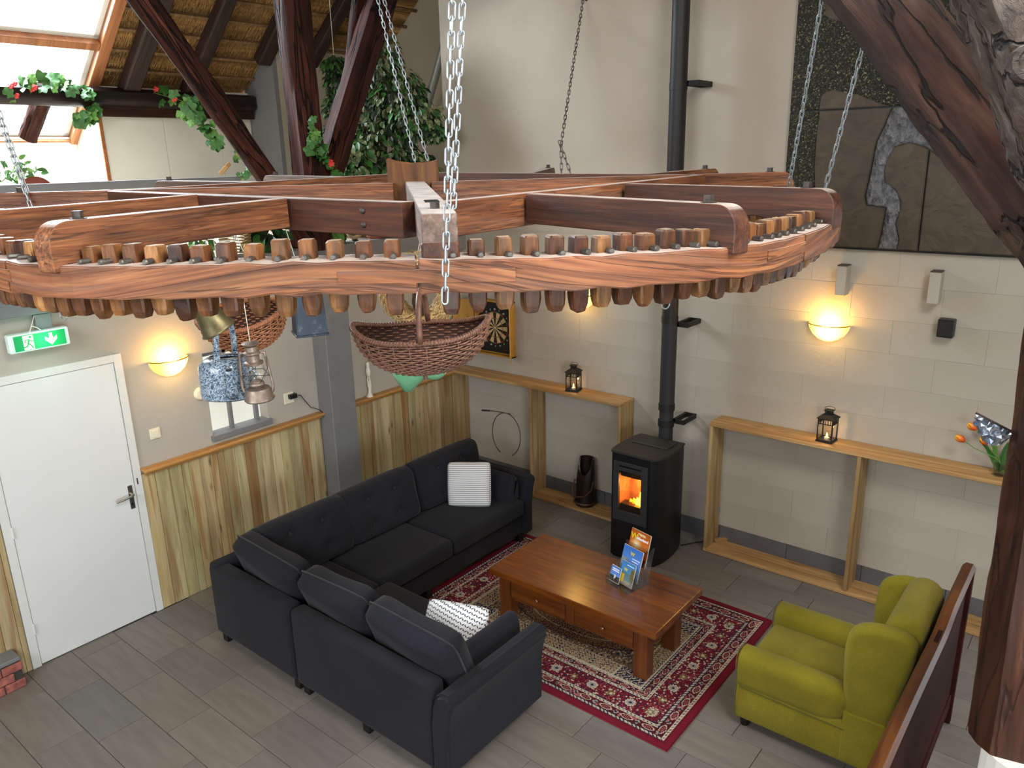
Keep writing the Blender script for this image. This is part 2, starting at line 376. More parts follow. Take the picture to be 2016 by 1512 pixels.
M['straw'] = plain('straw', 'c9a468', .7, 0, .35, 60, .2)
M['reed'] = wood('thatch reed', [(.25, '6a4624'), (.5, 'b0844a'), (.8, 'e2bc7e')], (30,2,30), .85, 0, .35, .3)
M['leaf'] = plain('leaf', '35662b', .5, 0, .3, 12, .1)
M['leaf_l'] = plain('light leaf', '5b8a3c', .5, 0, .3, 12, .1)
M['leaf_v'] = plain('variegated leaf', '6f7c55', .5, 0, .75, 38, .1)
M['leaf_d'] = plain('dark leaf', '22341f', .5, 0, .4, 20, .1)
M['petal_r'] = plain('red petal', 'd23a36', .6, 0, .15, 30, 0)
M['stem'] = plain('stem', '4d5a2c', .6)
M['bark'] = plain('bark', '4a3626', .8, 0, .4, 30, .8, dist=.01)
M['terra'] = plain('terracotta', '9a5334', .7, 0, .12, 20, .1)
M['cream'] = plain('cream ceramic', 'e9e4d2', .35, 0, .04, 20, .02)
def emis(name, c, s):
    t = NT(name); t.b.inputs['Base Color'].default_value = srgb(c); t.b.inputs['Emission Color'].default_value = srgb(c); t.b.inputs['Emission Strength'].default_value = s; return t.m
def lampglow():
    t = NT('lit frosted glass'); tc = t.new('ShaderNodeTexCoord'); vm = t.new('ShaderNodeVectorMath', _operation='DISTANCE'); t.l(tc.outputs['Object'], vm.inputs[0]); vm.inputs[1].default_value = (.025, -.09, -.05)
    mr = t.new('ShaderNodeMapRange'); mr.inputs['From Min'].default_value = .02; mr.inputs['From Max'].default_value = .14; mr.inputs['To Min'].default_value = 9.0; mr.inputs['To Max'].default_value = 1.1
    t.l(vm.outputs['Value'], mr.inputs['Value']); t.l(mr.outputs[0], t.b.inputs['Emission Strength'])
    t.b.inputs['Emission Color'].default_value = srgb('ffc85c'); t.b.inputs['Base Color'].default_value = srgb('e8c070'); return t.m
M['lampglow'] = lampglow()
M['lampcore'] = emis('bright lamp glass', 'ffe9a8', 14.0)
M['candle'] = emis('candle flame', 'ffb050', 14.0)
M['brass'] = plain('brass', 'a8823a', .35, .8, .1)
M['pewter'] = plain('worn brass', '6e6749', .45, .7, .25, 25, .15)
M['rope'] = plain('white string', 'd8d4c8', .8)
M['tuft'] = fabric('sofa button', '1e1e24')
# ================================================================== THE SETTING
floor = struct(obj('floor', B1(-.1, 8.4, -9, .05, -.12, -.006), M['grout']))
tile_me = {}
known = {-14:.515, -13:.165, -12:.013, -9:.57, -8:.358, -7:.081, -2:.198, -1:.405}
TL, TW = .613, .2995
rowy = lambda k: -.1505+k*.3033+.0        # centre of tile row k
for k in range(-19, 1):
    yc = -4.55+.3033*(k+14)
    off = known.get(k, R.uniform(0, .617))
    x = off-.617
    while x < 5.9:
        a, b = max(x, 0.0), x+.617
        if b-a > .03 and yc > -5.3-.2*max(0, 0) and not (yc < -4.2 and a > 4.6):
            key = round(b-a, 3)
            if key not in tile_me:
                bm = B1(-(b-a)/2+.0018, (b-a)/2-.0018, -.15, .15, -.01, 0, .0012, 1)
                me = bpy.data.meshes.new('tile'); bm.to_mesh(me); bm.free(); me.materials.append(M['tile']); tile_me[key] = me
            link('tile', tile_me[key], None, floor, ((a+b)/2, yc, 0))
        x += .617
x = -.2
while x < 5.9:
    obj('tile', B1(max(x, 0)+.0018, x+.6152, -.1505, -.004, -.01, 0, .0012, 1), M['tile'], floor); x += .617
bm = BM()
for (x0, x1, y0, y1) in ((0, 8.3, -9, -6.25),(5.95, 8.3, -6.25, 0)):
    box(bm, x0, x1, y0, y1, -.01, 0)
stuff(obj('tile_area', bm, M['tile'], floor))
# --- left wall (partition under the loft)
wl = struct(obj('wall_left', BM(), M['plaster_left']))
bm = BM(); D0, D1, DH = -4.655, -3.69, 2.12           # door opening
W0, W1, WZ0, WZ1 = -3.06, -2.53, 1.28, 1.98          # window opening
box(bm, -.12, 0, -9, D0, 0, 2.56); box(bm, -.12, 0, D1, W0, 0, 2.56); box(bm, -.12, 0, D0, D1, DH, 2.56)
box(bm, -.12, 0, W0, W1, 0, WZ0); box(bm, -.12, 0, W0, W1, WZ1, 2.56); box(bm, -.12, 0, W1, 0, 0, 2.56)
bm.to_mesh(wl.data); bm.free()
# --- back wall: lower block work with each painted block, upper smooth plaster
wb = struct(obj('wall_back', B1(-.15, 5.9, 0.004, .3, 0, 2.712), M['plaster']))
blk = {}
for row in range(10):
    z0 = .166+row*.2546; z1 = min(z0+.2546, 2.712); off = 0 if row % 2 else -.31; x = off-.0
    while x < 5.9:
        a, b = max(x, 0), min(x+.62, 5.9)
        if b-a > .02:
            key = round(b-a, 3)
            if key not in blk:
                bm = B1(-(b-a)/2+.0002, (b-a)/2-.0002, -.004, .01, -(z1-z0)/2+.0002, (z1-z0)/2-.0002, .0014, 1)
                me = bpy.data.meshes.new('block'); bm.to_mesh(me); bm.free(); me.materials.append(M['plaster']); blk[key] = me
            link('block', blk[key], None, wb, ((a+b)/2, R.uniform(0, .0012), (z0+z1)/2))
        x += .62
struct(obj('wall_back_upper', B1(-.15, 8.4, 0, .3, 2.712, 9.4), M['plaster_up']))
bm = BM(); x = .02
bb = struct(obj('baseboard_back', B1(0, 5.9, -.002, 0.02, 0, .16), M['grout']))
while x < 5.9:
    obj('skirting_tile', B1(x+.001, min(x+.612, 5.9), -.011, .0, 0, .166, .001, 1), M['skirt'], bb); x += .615
bm = BM(); box(bm, 8.3, 8.4, -9, -8.3, 0, 4.6); box(bm, 8.3, 8.4, -5.9, 0, 0, 4.6); box(bm, 8.3, 8.4, -8.3, -5.9, 0, .6); box(bm, 8.3, 8.4, -8.3, -5.9, 2.9, 4.6)
struct(obj('wall_right', bm, M['plaster_up']))
struct(obj('window_5', B1(8.34, 8.36, -8.3, -5.9, .6, 2.9), M['glass']))
bm = BM(); box(bm, -.12, 8.4, -9.1, -9, 0, 3.5); box(bm, -.12, 1.5, -9.1, -9, 3.5, 5.7); box(bm, 5.1, 8.4, -9.1, -9, 3.5, 5.7); box(bm, -4.4, 8.4, -9.1, -9, 5.7, 9.4); box(bm, -4.4, -.12, -9.1, -9, 0, 5.7)
struct(obj('wall_front', bm, M['plaster_up']))
struct(obj('added_rear_window', B1(1.5, 5.1, -9.08, -9.06, 3.5, 5.7), M['glass']))  # unseen opening, put in to let daylight enter from behind the camera
# --- loft floor, eaves walls
struct(obj('loft_floor', B1(-4.3, -.1, -9, 2.0, 2.54, 2.70), M['loft']))
lb = obj('loft_edge_beam', B1(-.1, .1, -8.9, -.002, 2.505, 2.712, .006, 1), M['grey_paint']); struct(lb)
ew = struct(obj('wall_eaves', B1(-3.7, -3.602, -1.92, 0, 2.7, 4.28), M['white_panel']))
for (a, b) in ((-1.92, -1.19), (-1.187, -.46), (-.457, -.01)):
    obj('panel', B1(-3.602, -3.592, a+.002, b-.002, 3.0, 4.04, .0015, 1), M['white_panel'], ew)
ek = struct(obj('wall_knee', B1(-4.35, -4.25, -9, -1.92, 2.7, 3.76), M['white_panel']))
for (a, b) in ((-3.6, -2.86), (-2.857, -2.02)):
    obj('panel', B1(-4.25, -4.238, a, b, 3.0, 3.70, .0015, 1), M['white_panel'], ek)
struct(obj('wall_reveal', B1(-4.3, -3.6, -1.925, -1.90, 2.7, 4.33), M['white_panel']))
tr1 = struct(obj('trim_1', B1(-3.60, -3.575, -1.945, -1.905, 2.7, 4.05, .003, 1), M['pinewin']))
struct(obj('wall_return', B1(-3.65, -3.0, -.0, .06, 2.7, 5.2), M['grey_paint']))
struct(obj('wall_loft_left', B1(-3.08, -3.0, .06, 2.0, 2.7, 4.85), M['plaster_up']))
struct(obj('wall_loft_far', B1(-3.0, -.1, 1.9, 2.0, 2.7, 9), M['plaster_up']))
struct(obj('wall_loft_side', B1(-.15, -.05, .3, 1.95, 2.7, 9), M['plaster_up']))
gb = tag(obj('grey_tie_rail', B1(-.06, .06, -4.5, -1.93, 3.245, 3.31, .004, 1), M['grey_paint'], None, (-1.0, 0, 0)), 'long grey painted rail low in front of the white eaves panels', 'rail')
# --- roof planes (thatch slabs with skylight opening)
SL = rad(40); cs, sn = math.cos(SL), math.sin(SL)
def roofmat():  # maps (u along slope, y, n normal) -> world
    mm = Matrix(((cs, 0, -sn, -3.6), (0, 1, 0, 0), (sn, 0, cs, 4.3), (0, 0, 0, 1))); return mm
RM = roofmat()
bm = BM()
for (u0, u1, y0, y1) in ((-.5, 7.9, -1.90, 0.03), (.78, 7.9, .03, 1.95), (-.9, 7.9, -9, -4.3), (2.4, 7.9, -4.3, -1.90)):
    box(bm, u0, u1, y0, y1, .05, .25)
roof = struct(obj('ceiling_left', bm, M['reed'])); roof.matrix_basis = RM
# reed bundles: thin strips lying down the slope, one stuff part
vs = []; fs = []; rr = random.Random(3)
for i in range(15000):
    y = rr.uniform(-1.9, 1.5); u = rr.uniform(-.05 if y < .03 else .78, 3.2)
    L = rr.uniform(.10, .26); wd = rr.uniform(.0035, .008); n0 = rr.uniform(.0, .045); n1 = n0+rr.uniform(-.03, .03); dy = rr.uniform(-.03, .03)
    k = len(vs); vs += [(u, y, n0), (u, y+wd, n0), (u+L, y+dy+wd, n1), (u+L, y+dy, n1), (u, y+wd/2, n0-.004)]
    fs += [(k, k+1, k+2, k+3), (k, k+4, k+3), (k+4, k+1, k+2)]
me = bpy.data.meshes.new('reeds'); me.from_pydata(vs, [], fs); me.update()
stuff(link('reeds', me, M['reed'], roof))
for u in (.235, .515, .79, 1.06, 1.33, 1.6, 1.9, 2.2):
    y1 = 1.9 if u > .78 else 0
    obj('batten', B1(u-.018, u+.018, -1.9, y1, -.03, -.004, .003, 1), M['batten'], roof)
bm = BM(); box(bm, 0, 7.9, -9, -5.6, 0, .2); box(bm, 0, 7.9, -3.2, 2, 0, .2); box(bm, 0, 1.0, -5.6, -3.2, 0, .2); box(bm, 3.8, 7.9, -5.6, -3.2, 0, .2)
rf2 = struct(obj('ceiling_right', bm, M['reed']))
rf2.matrix_basis = Matrix(((-cs, 0, sn, 8.45), (0, 1, 0, 0), (sn, 0, cs, 4.3), (0, 0, 0, 1)))
struct(obj('window_2', B1(1.0, 3.8, -5.6, -3.2, .08, .1), M['glass'], rf2))
def rafter(y, wd, u0, u1, n0=-.17, label=''):
    bm = B1(0, u1-u0, -wd/2, wd/2, n0, -.03, .02, 2)
    for v in bm.verts: v.co.y += .012*math.sin(v.co.x*3+y*9); v.co.z += .01*math.sin(v.co.x*4+y*5)
    o = obj('rafter', bm, M['rafter'])
    o.matrix_basis = RM @ Matrix.Translation((u0, y, 0))
    return tag(o, label, 'rafter', 'roof rafters under the thatch')
rafter(-1.58, .2, .0, 7.6, label='dark rafter under the thatch nearest the roof window')
rafter(-.86, .16, .02, 7.6, label='dark rafter in the middle of the thatch above the white panels')
rafter(-.09, .19, .6, 7.6, label='dark rafter ending with a cut foot at the grey wall corner')
rafter(.62, .16, .62, 7.6, label='dark rafter with pointed foot between the two big leaning posts')
# skylight
sk = struct(thing('window_1', '', 'window')); del sk['label']; del sk['category']; sk.matrix_basis = RM
obj('window_frame', B1(-.95, 2.4, -2.0, -1.88, -.06, .14, .006, 1), M['pinewin'], sk)
obj('window_frame', B1(-.95, 2.4, -4.36, -4.24, -.06, .14, .006, 1), M['pinewin'], sk)
obj('window_frame', B1(.50, .59, -4.24, -2.0, -.05, .12, .006, 1), M['pinewin'], sk)
obj('window_frame', B1(2.3, 2.4, -4.24, -2.0, -.05, .12, .006, 1), M['pinewin'], sk)
obj('window_frame', B1(-.95, -.86, -4.24, -2.0, -.05, .12, .006, 1), M['pinewin'], sk)
bm = BM()
for (a, b) in ((-.86, .50), (.59, 2.3)):
    box(bm, a, a+.05, -4.24, -2.0, .03, .1); box(bm, b-.05, b, -4.24, -2.0, .03, .1); box(bm, a, b, -2.05, -2.0, .03, .1); box(bm, a, b, -4.24, -4.19, .03, .1)
obj('sash', bm, M['trimwhite'], sk)
for (a, b) in ((-.81, .45), (.64, 2.25)): obj('pane', B1(a, b, -4.19, -2.05, .06, .066), M['glass'], sk)
# --- door
dr = struct(thing('door_1', '', 'door')); del dr['label']; del dr['category']
bm = BM(); box(bm, -.1, .018, D0-.0, D0+.055, 0, DH); box(bm, -.1, .018, D1-.055, D1, 0, DH); box(bm, -.1, .017, D0+.055, D1-.055, DH-.055, DH)
obj('door_frame', bm, M['trimwhite'], dr)
obj('door_leaf', B1(-.03, .012, D0+.06, D1-.06, .008, DH-.06, .002, 1), M['door'], dr)
h = obj('handle_plate', B1(.012, .019, D1-.085-.03, D1-.085+.005, .92, 1.11, .002, 1), M['steel'], dr)
bm = BM(); tube(bm, [(.019,-3.79,1.045), (.065,-3.79,1.045), (.07,-3.80,1.045), (.07,-3.86,1.035), (.066,-3.92,1.03)], .009, 10)
obj('handle', bm, M['steel'], h)
obj('keyhole', B1(.0185, .0205, -3.795, -3.785, .95, .97), M['black'], h)
obj('latch_plate', B1(.018, .0195, D1-.04, D1-.03, 1.1, 1.15), M['iron'], dr)
for z in (.3, 1.05, 1.85):
    obj('hinge', tube(BM(), [(.022,D0+.057,z-.04), (.022,D0+.057,z+.04)], .007, 8), M['trimwhite'], dr)
# --- small inner window on the left wall
wn = struct(thing('window_4', '', 'window')); del wn['label']; del wn['category']
obj('window_sill', B1(-.11, .035, W0-.02, W1+.02, WZ0-.035, WZ0+.012, .004, 1), M['grey_paint'], wn)
for (a, b) in ((W0, W0+.03), (W0+.2, W0+.232), (W1-.09, W1-.055)):
    obj('window_frame', B1(-.085, -.05, a, b, WZ0, WZ1, .003, 1), M['grey_paint'], wn)
obj('window_frame', B1(-.085, -.05, W0, W1, WZ1-.04, WZ1, .003, 1), M['grey_paint'], wn)
obj('pane', B1(-.07, -.066, W0, W1, WZ0, WZ1), M['glass'], wn)
struct(obj('wall_side_room', B1(-1.5, -1.4, -5, 0, 0, 2.5), M['white_panel']))
l = bpy.data.lights.new('side_room_lamp', 'AREA'); l.energy = 13; l.size = .9; l.color = (.8, .93, 1)
lo = bpy.data.objects.new('side_room_lamp', l); C.objects.link(lo); lo.location = (-.75, -2.6, 2.45)
# --- wainscot (tongue and groove boards) and cap rails on the left wall
def wainscot(name, label, y0, y1, seed, cap0, cap1):
    r = random.Random(seed); t = thing(name, label, 'panelling', (0, (y0+y1)/2, 0)); y = y0; ymid = (y0+y1)/2
    while y < y1-.01:
        wd = min(r.choice([.105, .095, .118, .06, .1]), y1-y)
        bm = B1(0.001, .019+r.uniform(0, .003), y-ymid+.0012, y+wd-ymid-.0012, 0.002, 1.165, .003, 1)
        me_o = obj('board', bm, M['pine'], t); me_o.location.z = 0
        y += wd
    if cap1 > cap0:
        obj('cap_rail', B1(0.001, .085, cap0-ymid, cap1-ymid, 1.185, 1.212, .008, 2), M['pine_cap'], t)
        obj('moulding', B1(.019, .045, cap0-ymid+.01, cap1-ymid-.01, 1.155, 1.185, .005, 2), M['pine_cap'], t)
    return t
wainscot('wainscot', 'knotty pine board panelling with cap rail between white door and grey post', -3.688, -2.005, 5, -3.685, -1.99)
wainscot('wainscot', 'knotty pine board panelling with cap rail between grey post and room corner', -1.715, -.004, 9, -1.72, -.13)
wainscot('wainscot', 'short strip of pine boards left of the white door', -4.95, -4.66, 12, 0, 0)
# grey steel post
gp = thing('grey_post', 'grey painted square post in front of the left wall between the pine panels', 'post', (.1, -1.86, 0))
obj('shaft', B1(-.098, .1, -.14, .14, 0, 2.49, .006, 1), M['grey_paint'], gp)
obj('head_plate', B1(-.09, .11, -.16, .16, 2.47, 2.504, .003, 1), M['grey_paint'], gp)
st = thing('grey_stub', 'short grey painted stub hanging from the loft edge behind the exit sign', 'post', (.02, -4.17, 0))
obj('shaft', B1(-.05, .05, -.04, .04, 2.37, 2.5, .004, 1), M['grey_paint'], st)
obj('face', B1(.05, .06, -.055, .045, 2.36, 2.5, .002, 1), M['grey_paint'], st)
# ================================================================== THE HANGING COGWHEEL
CX, CY, EYE, G = 2.58, -3.14, 3.4372, .016
def pz(x, y): return EYE-.125+G*(-.633*x+.774*y)      # plane of the beam tops (wheel-local x, y)
RT = [(-180,2.15),(-130,2.15),(-100,2.13),(-90,2.13),(-81,2.15),(-75,2.177),(-70,2.16),(-66,2.125),(-60,2.085),(-54,2.045),(-48,2.05),(-41,2.088),(-36,2.14),(-31,2.19),(-24,2.235),(-17,2.285),(-10,2.25),(-3,2.205),(6,2.17),(15,2.145),(30,2.15),(90,2.15),(180,2.15)]
def rimr(a):
    a = (a+180) % 360-180
    return float(np.interp(a, [p[0] for p in RT], [p[1] for p in RT]))
_tab = [sum(rimr(a+d) for d in range(-4, 5))/9 for a in range(-180, 181)]
def rr_(a):
    a = (a+180) % 360-180
    return float(np.interp(a, range(-180, 181), _tab))
wheel = thing('cogwheel', 'large wooden mill cogwheel hanging flat on chains above the seating', 'cogwheel', (CX, CY, 0))
def pol(a, r): return r*math.cos(rad(a)), r*math.sin(rad(a))
def polar_uv(o):
    # grain runs round the rim: u = arc length, v = height and radius
    uv = o.data.uv_layers.new(name='grain').data; mt = o.matrix_basis
    for lp in o.data.loops:
        p = mt @ o.data.vertices[lp.vertex_index].co; uv[lp.index].uv = (math.atan2(p.y, p.x+1e-6)*2.1, p.z+.8*math.hypot(p.x, p.y))
# rim felloes
JO = [-44.0+36*k for k in range(11)]
for k in range(10):
    a0, a1 = JO[k]+.07, JO[k+1]-.07; am = (a0+a1)/2; mx, my = pol(am, 2.05); mz = pz(mx, my)
    rot = Matrix.Rotation(rad(am+90), 4, 'Z'); inv = rot.inverted(); bm = BM(); n = 18; prev = None
    for i in range(n+1):
        a = a0+(a1-a0)*i/n; ro = rr_(a); ri = ro-.15
        q = []
        for (r, top) in ((ro, 0), (ro, 1), (ri, 1), (ri, 0)):
            x, y = pol(a, r); z = pz(x, y)-(.125 if top else .222)
            jit = .0022*math.sin(a*1.7+k)+.0015*math.sin(a*5.1)
            p = inv @ Vector((x-mx, y-my, z-mz+jit*(1 if top else -1.6)))
            q.append(bm.verts.new(p))
        if prev:
            for j in range(4): bm.faces.new((prev[j], prev[(j+1)%4], q[(j+1)%4], q[j]))
        else: bm.faces.new(q)
        prev = q
    bm.faces.new(prev[::-1])
    bmesh.ops.recalc_face_normals(bm, faces=bm.faces)
    es = [e for e in bm.edges if len(e.link_faces) == 2 and e.calc_face_angle(0) > rad(50)]
    bmesh.ops.bevel(bm, geom=es, offset=.004, segments=2, affect='EDGES')
    o = obj('rim_segment', bm, M['wheel_rim'], wheel); o.matrix_basis = Matrix.Translation((mx, my, mz)) @ rot
    polar_uv(o)
# scarf patches let into the outer face
def patch(a0, a1, h0, h1, pr=.0025):
    bm = BM(); am = (a0+a1)/2; mx, my = pol(am, 2.05); mz = pz(mx, my); rot = Matrix.Rotation(rad(am+90), 4, 'Z'); inv = rot.inverted(); prev = None
    for i in range(9):
        a = a0+(a1-a0)*i/8; ro = rr_(a); q = []
        for (r, h) in ((ro+pr, h1), (ro+pr, h0), (ro-.02, h0), (ro-.02, h1)):
            x, y = pol(a, r); q.append(bm.verts.new(inv @ Vector((x-mx, y-my, pz(x, y)-h-mz))))
        if prev:
            for j in range(4): bm.faces.new((prev[j], prev[(j+1)%4], q[(j+1)%4], q[j]))
        else: bm.faces.new(q)
        prev = q
    bm.faces.new(prev[::-1]); o = obj('splice_board', bm, M['wheel_rim'], wheel); o.matrix_basis = Matrix.Translation((mx, my, mz)) @ rot; polar_uv(o)
patch(-50.5, -36.5, .152, .19); patch(-84, -79.5, .15, .185); patch(-15, -8, .15, .185)
# beams of the wheel: pinned profile with a rounded outer end gripping the rim
def wbeam(name, p0, p1, wd, m, hgt=.125, end=True, lift=0, round0=False, cap=.07, drop=.02):
    z0, z1 = pz(*p0)+lift, pz(*p1)+lift
    L = math.dist(p0, p1); r = cap; poly = []
    if end:
        poly = [(0, 0), (L-r, 0)]+[(L-r+r*math.sin(t), -r+r*math.cos(t)) for t in [PI/2*i/7 for i in range(1, 8)]]+[(L, -hgt-drop), (L-.045, -hgt-drop), (L-.045, -hgt), (L-.24, -hgt), (L-.32, -hgt+.012), (0, -hgt+.012)]
    else: poly = [(0, 0), (L, 0), (L, -hgt), (0, -hgt)]
    # wobble of the hewn top
    bm = BM(); prism(bm, poly, 'y', -wd/2, wd/2)
    bmesh.ops.recalc_face_normals(bm, faces=bm.faces)
    bmesh.ops.bevel(bm, geom=list(bm.edges), offset=.003, segments=1, affect='EDGES')
    o = obj(name, bm, m, wheel); align(o, (p0[0], p0[1], z0), (p1[0], p1[1], z1)); return o
def nut(a_p, sz=.016, parent=None, h=.024):
    x, y = a_p; bm = BM(); lathe(bm, [(0, h), (sz, h), (sz, .003), (sz*1.6, .003), (sz*1.6, 0), (0, 0)], 6)
    o = obj('bolt', bm, M['iron'], wheel, (x, y, pz(x, y)), (0, 0, R.uniform(0, 1)))
def radial(a, w_, m, r0=.1, over=.012, name='spoke', **k):
    p1 = pol(a, rr_(a)+over); p0 = pol(a, r0); o = wbeam(name, p0, p1, w_, m, **k); nut(pol(a, rr_(a)-.12)); return o
# main cross spokes
s1 = wbeam('spoke', (.0, .02), (1.517, -1.368), .105, M['wheel_g'], hgt=.128, lift=.004, cap=.02, drop=.006); nut((1.395, -1.26))
obj('mortise_shade', B1(1.50, 1.62, -.02, .03, -.004, .0012), M['foot'], s1)  # flat matte black plate, painted stand-in for the shade inside a hole
obj('end_block', B1(2.01, 2.062, -.056, .056, -.152, -.085, .006, 1), M['wheel_d'], s1)
radial(47, .08, M['wheel']); radial(-137, .08, M['wheel']); radial(133, .08, M['wheel_g'])
# square of ring beams
sq = 1.07
wbeam('ring_beam', (-1.06, -1.10), (1.06, -1.05), .07, M['wheel_d'], end=False)
wbeam('ring_beam', (1.16, -1.08), (1.14, 1.10), .07, M['wheel'], end=False)
wbeam('ring_beam', (1.12, 1.12), (-1.10, 1.10), .07, M['wheel_d'], end=False)
wbeam('ring_beam', (-1.10, 1.08), (-1.10, -1.06), .07, M['wheel'], end=False)
# outriggers from the square to the rim
def outr(p0, a, m):
    x, y = pol(a, rr_(a)+.012); d = math.dist(p0, (x, y)); wbeam('outrigger', p0, (x, y), .075, m); t = 1-.13/d
    nut((p0[0]+(x-p0[0])*t, p0[1]+(y-p0[1])*t))
outr((.40, -1.12), -74, M['wheel']); outr((-.26, -1.12), -93, M['wheel'])
outr((1.21, -.52), -18.5, M['wheel_d']); outr((1.21, .22), 2.5, M['wheel_d'])
outr((.75, 1.16), 68, M['wheel']); outr((-.1, 1.15), 106, M['wheel_d'])
outr((-1.15, .45), 166, M['wheel_g']); outr((-1.15, -.2), -172, M['wheel_g'])
# hub block
bm = BM(); prism(bm, [(-.135, -.17), (.135, -.17), (.135, .115), (.09, .10), (.0, .092), (-.09, .104), (-.135, .13)], 'y', -.045, .045)
bmesh.ops.bevel(bm, geom=list(bm.edges), offset=.005, segments=1, affect='EDGES')
o = obj('hub_block', bm, M['hub'], wheel, (-.035, .045, pz(0, 0)), (rad(4), 0, rad(39)))
# pins in the ring beam
for (x, zz) in ((.86, -.035), (.86, -.085)):
    obj('bolt', sph(BM(), (0,0,0), .012, 8), M['iron'], wheel, (x, -1.092, pz(x, -1.09)+zz))
# cogs (head above the rim, tooth below) and their locking pegs
def cog_mesh(seed):
    r = random.Random(seed); bm = BM(); h = .05+r.uniform(-.004, .006)
    secs = [(h, .0185, .022), (h-.006, .0225, .026), (-.0, .0235, .027), (-.097, .0235, .027), (-.0971, .026, .027), (-.125, .0265, .026), (-.15, .024, .024), (-.168, .0175, .019), (-.175+r.uniform(-.006, .008), .010, .012)]
    prev = None
    for z, a, b in secs:
        q = [bm.verts.new((sx*a+r.uniform(-.0012, .0012), sy*b+r.uniform(-.0012, .0012), z+r.uniform(-.001, .001))) for sx, sy in ((-1,-.8),(-.8,-1),(.8,-1),(1,-.8),(1,.8),(.8,1),(-.8,1),(-1,.8))]
        if prev:
            for j in range(8): bm.faces.new((prev[j], prev[(j+1)%8], q[(j+1)%8], q[j]))
        else: bm.faces.new(q[::-1])
        prev = q
    bm.faces.new(prev[::-1])
    bmesh.ops.recalc_face_normals(bm, faces=bm.faces)
    me = bpy.data.meshes.new('cog'); bm.to_mesh(me); bm.free(); me.materials.append(M['cog'] if seed % 3 else M['cog_d']); return me
cms = [cog_mesh(i) for i in range(7)]
bm = BM(); lathe(bm, [(0,-.03),(.0085,-.03),(.0095,.018),(.007,.022),(0,.022)], 8); pegme = bpy.data.meshes.new('peg'); bm.to_mesh(pegme); bm.free(); pegme.materials.append(M['zinc_dull'])
ca = [-81.3,-79.6,-77.8,-75.9,-73.9,-71.9,-70,-68.2,-66.3,-64.4,-62.5,-60.4,-58.1,-55.8,-53.5,-51.1,-48.6,-46.1,-41.3,-39,-36.8,-34.7,-32.7,-30.8,-28.9,-27.1,-25.2,-23.4,-21.7,-20,-18.3,-16.6,-14.9,-13.3,-11.8,-10.3,-8.4,-6.4,-4.3,-2.2,.8,3,5.3,7.6]
a = 9.7
while a < 278: ca.append(a); a += 2.12
for i, a in enumerate(ca):
    x, y = pol(a, rr_(a)-.092); z = pz(x, y)-.125
    o = link('cog', cms[(i*5) % 7], None, wheel, (x, y, z), (0, 0, rad(a+90)+R.uniform(-.04, .04)))
    o.scale = (1, 1, R.uniform(.94, 1.05))
    if -95 < a < 20 or i % 2:
        x, y = pol(a+.15, rr_(a)-.052); link('peg', pegme, None, wheel, (x, y, pz(x, y)-.125+.007), (rad(90), 0, rad(a+90+R.uniform(-10, 10))))
# small hooks under the rim
for a in (-23, -76):
    x, y = pol(a, rr_(a)-.08); z = pz(x, y)-.222
    tube_pts = [(0,0,0), (0,0,-.06)]+[(0, .016*math.cos(t)-.016, -.075-.016*math.sin(t)-.0) for t in [PI*i/8*1.4-.6 for i in range(9)]]
    obj('hook', tube(BM(), tube_pts, .0022, 6), M['zinc'], wheel, (x, y, z), (0, 0, rad(a)))
# ---- chains
def link_mesh(wire, pitch):
    iw = wire*1.35; half = pitch/2+wire/2-iw*0-wire*.5; pts = []
    for t in [PI*i/6 for i in range(7)]: pts.append((iw*math.cos(t), 0, half-iw*.3+iw*math.sin(t)))
    for t in [PI+PI*i/6 for i in range(7)]: pts.append((iw*math.cos(t), 0, -half+iw*.3+iw*math.sin(t)))
    bm = BM(); tube(bm, pts, wire/2, 6, closed=True)
    for f in bm.faces: f.smooth = True
    me = bpy.data.meshes.new('link'); bm.to_mesh(me); bm.free(); return me
lms = {}
def chain(p0, p1, label, group=None, pitch=.038, wire=.0062, m='zinc', pts=None):
    t = thing('chain', label, 'chain', p0, group=group); key = (pitch, wire, m)
    if key not in lms: lms[key] = link_mesh(wire, pitch); lms[key].materials.append(M[m])
    P = [Vector(p) for p in (pts or (p0, p1))]; s = 0; i = 0
    seg = 0; pos = P[0].copy(); tot = sum((P[k+1]-P[k]).length for k in range(len(P)-1)); n = int(tot/pitch)
    for k in range(n+1):
        d = (k+.5)*pitch; seg = 0
        while seg < len(P)-2 and d > (P[seg+1]-P[seg]).length: d -= (P[seg+1]-P[seg]).length; seg += 1
        dv = (P[seg+1]-P[seg]).normalized(); pos = P[seg]+dv*d
        xa = dv.cross(fw).normalized(); q = Matrix((xa, dv.cross(xa), dv)).transposed().to_4x4() @ Matrix.Rotation(PI/2*(k % 2)+R.uniform(-.2, .2)+.12, 4, 'Z')
        o = link('link', lms[key], None, t); o.matrix_basis = Matrix.Translation(pos-Vector(p0)) @ q
    return t
chain((4.184,-4.591,3.045), (4.08,-4.26,5.2), 'front chain hanging outside the rim before the front spoke', 'double front chain')
chain((4.035,-4.40,3.14), (4.10,-4.20,5.2), 'front chain passing behind the front spoke end', 'double front chain')
def wl_(x, y, h=.0): return (CX+x, CY+y, pz(x, y)-h)
chain(wl_(1.62, 1.12, .16), (4.89, -3.36, 5.2), 'left of the two chains at the right side of the wheel', 'right chain pair')
chain(wl_(1.86, .92, .16), (5.03, -2.96, 5.2), 'right of the two chains at the right side of the wheel, meeting the big timber', 'right chain pair')
chain((1.585,-2.12,3.34), (.98,-1.92,4.9), 'left of the two thin chains behind the hub block', 'rear left chain pair', pitch=.045, wire=.0068)
chain((1.66,-2.06,3.34), (1.0,-1.90,4.9), 'right of the two thin chains behind the hub block', 'rear left chain pair', pitch=.045, wire=.0068)
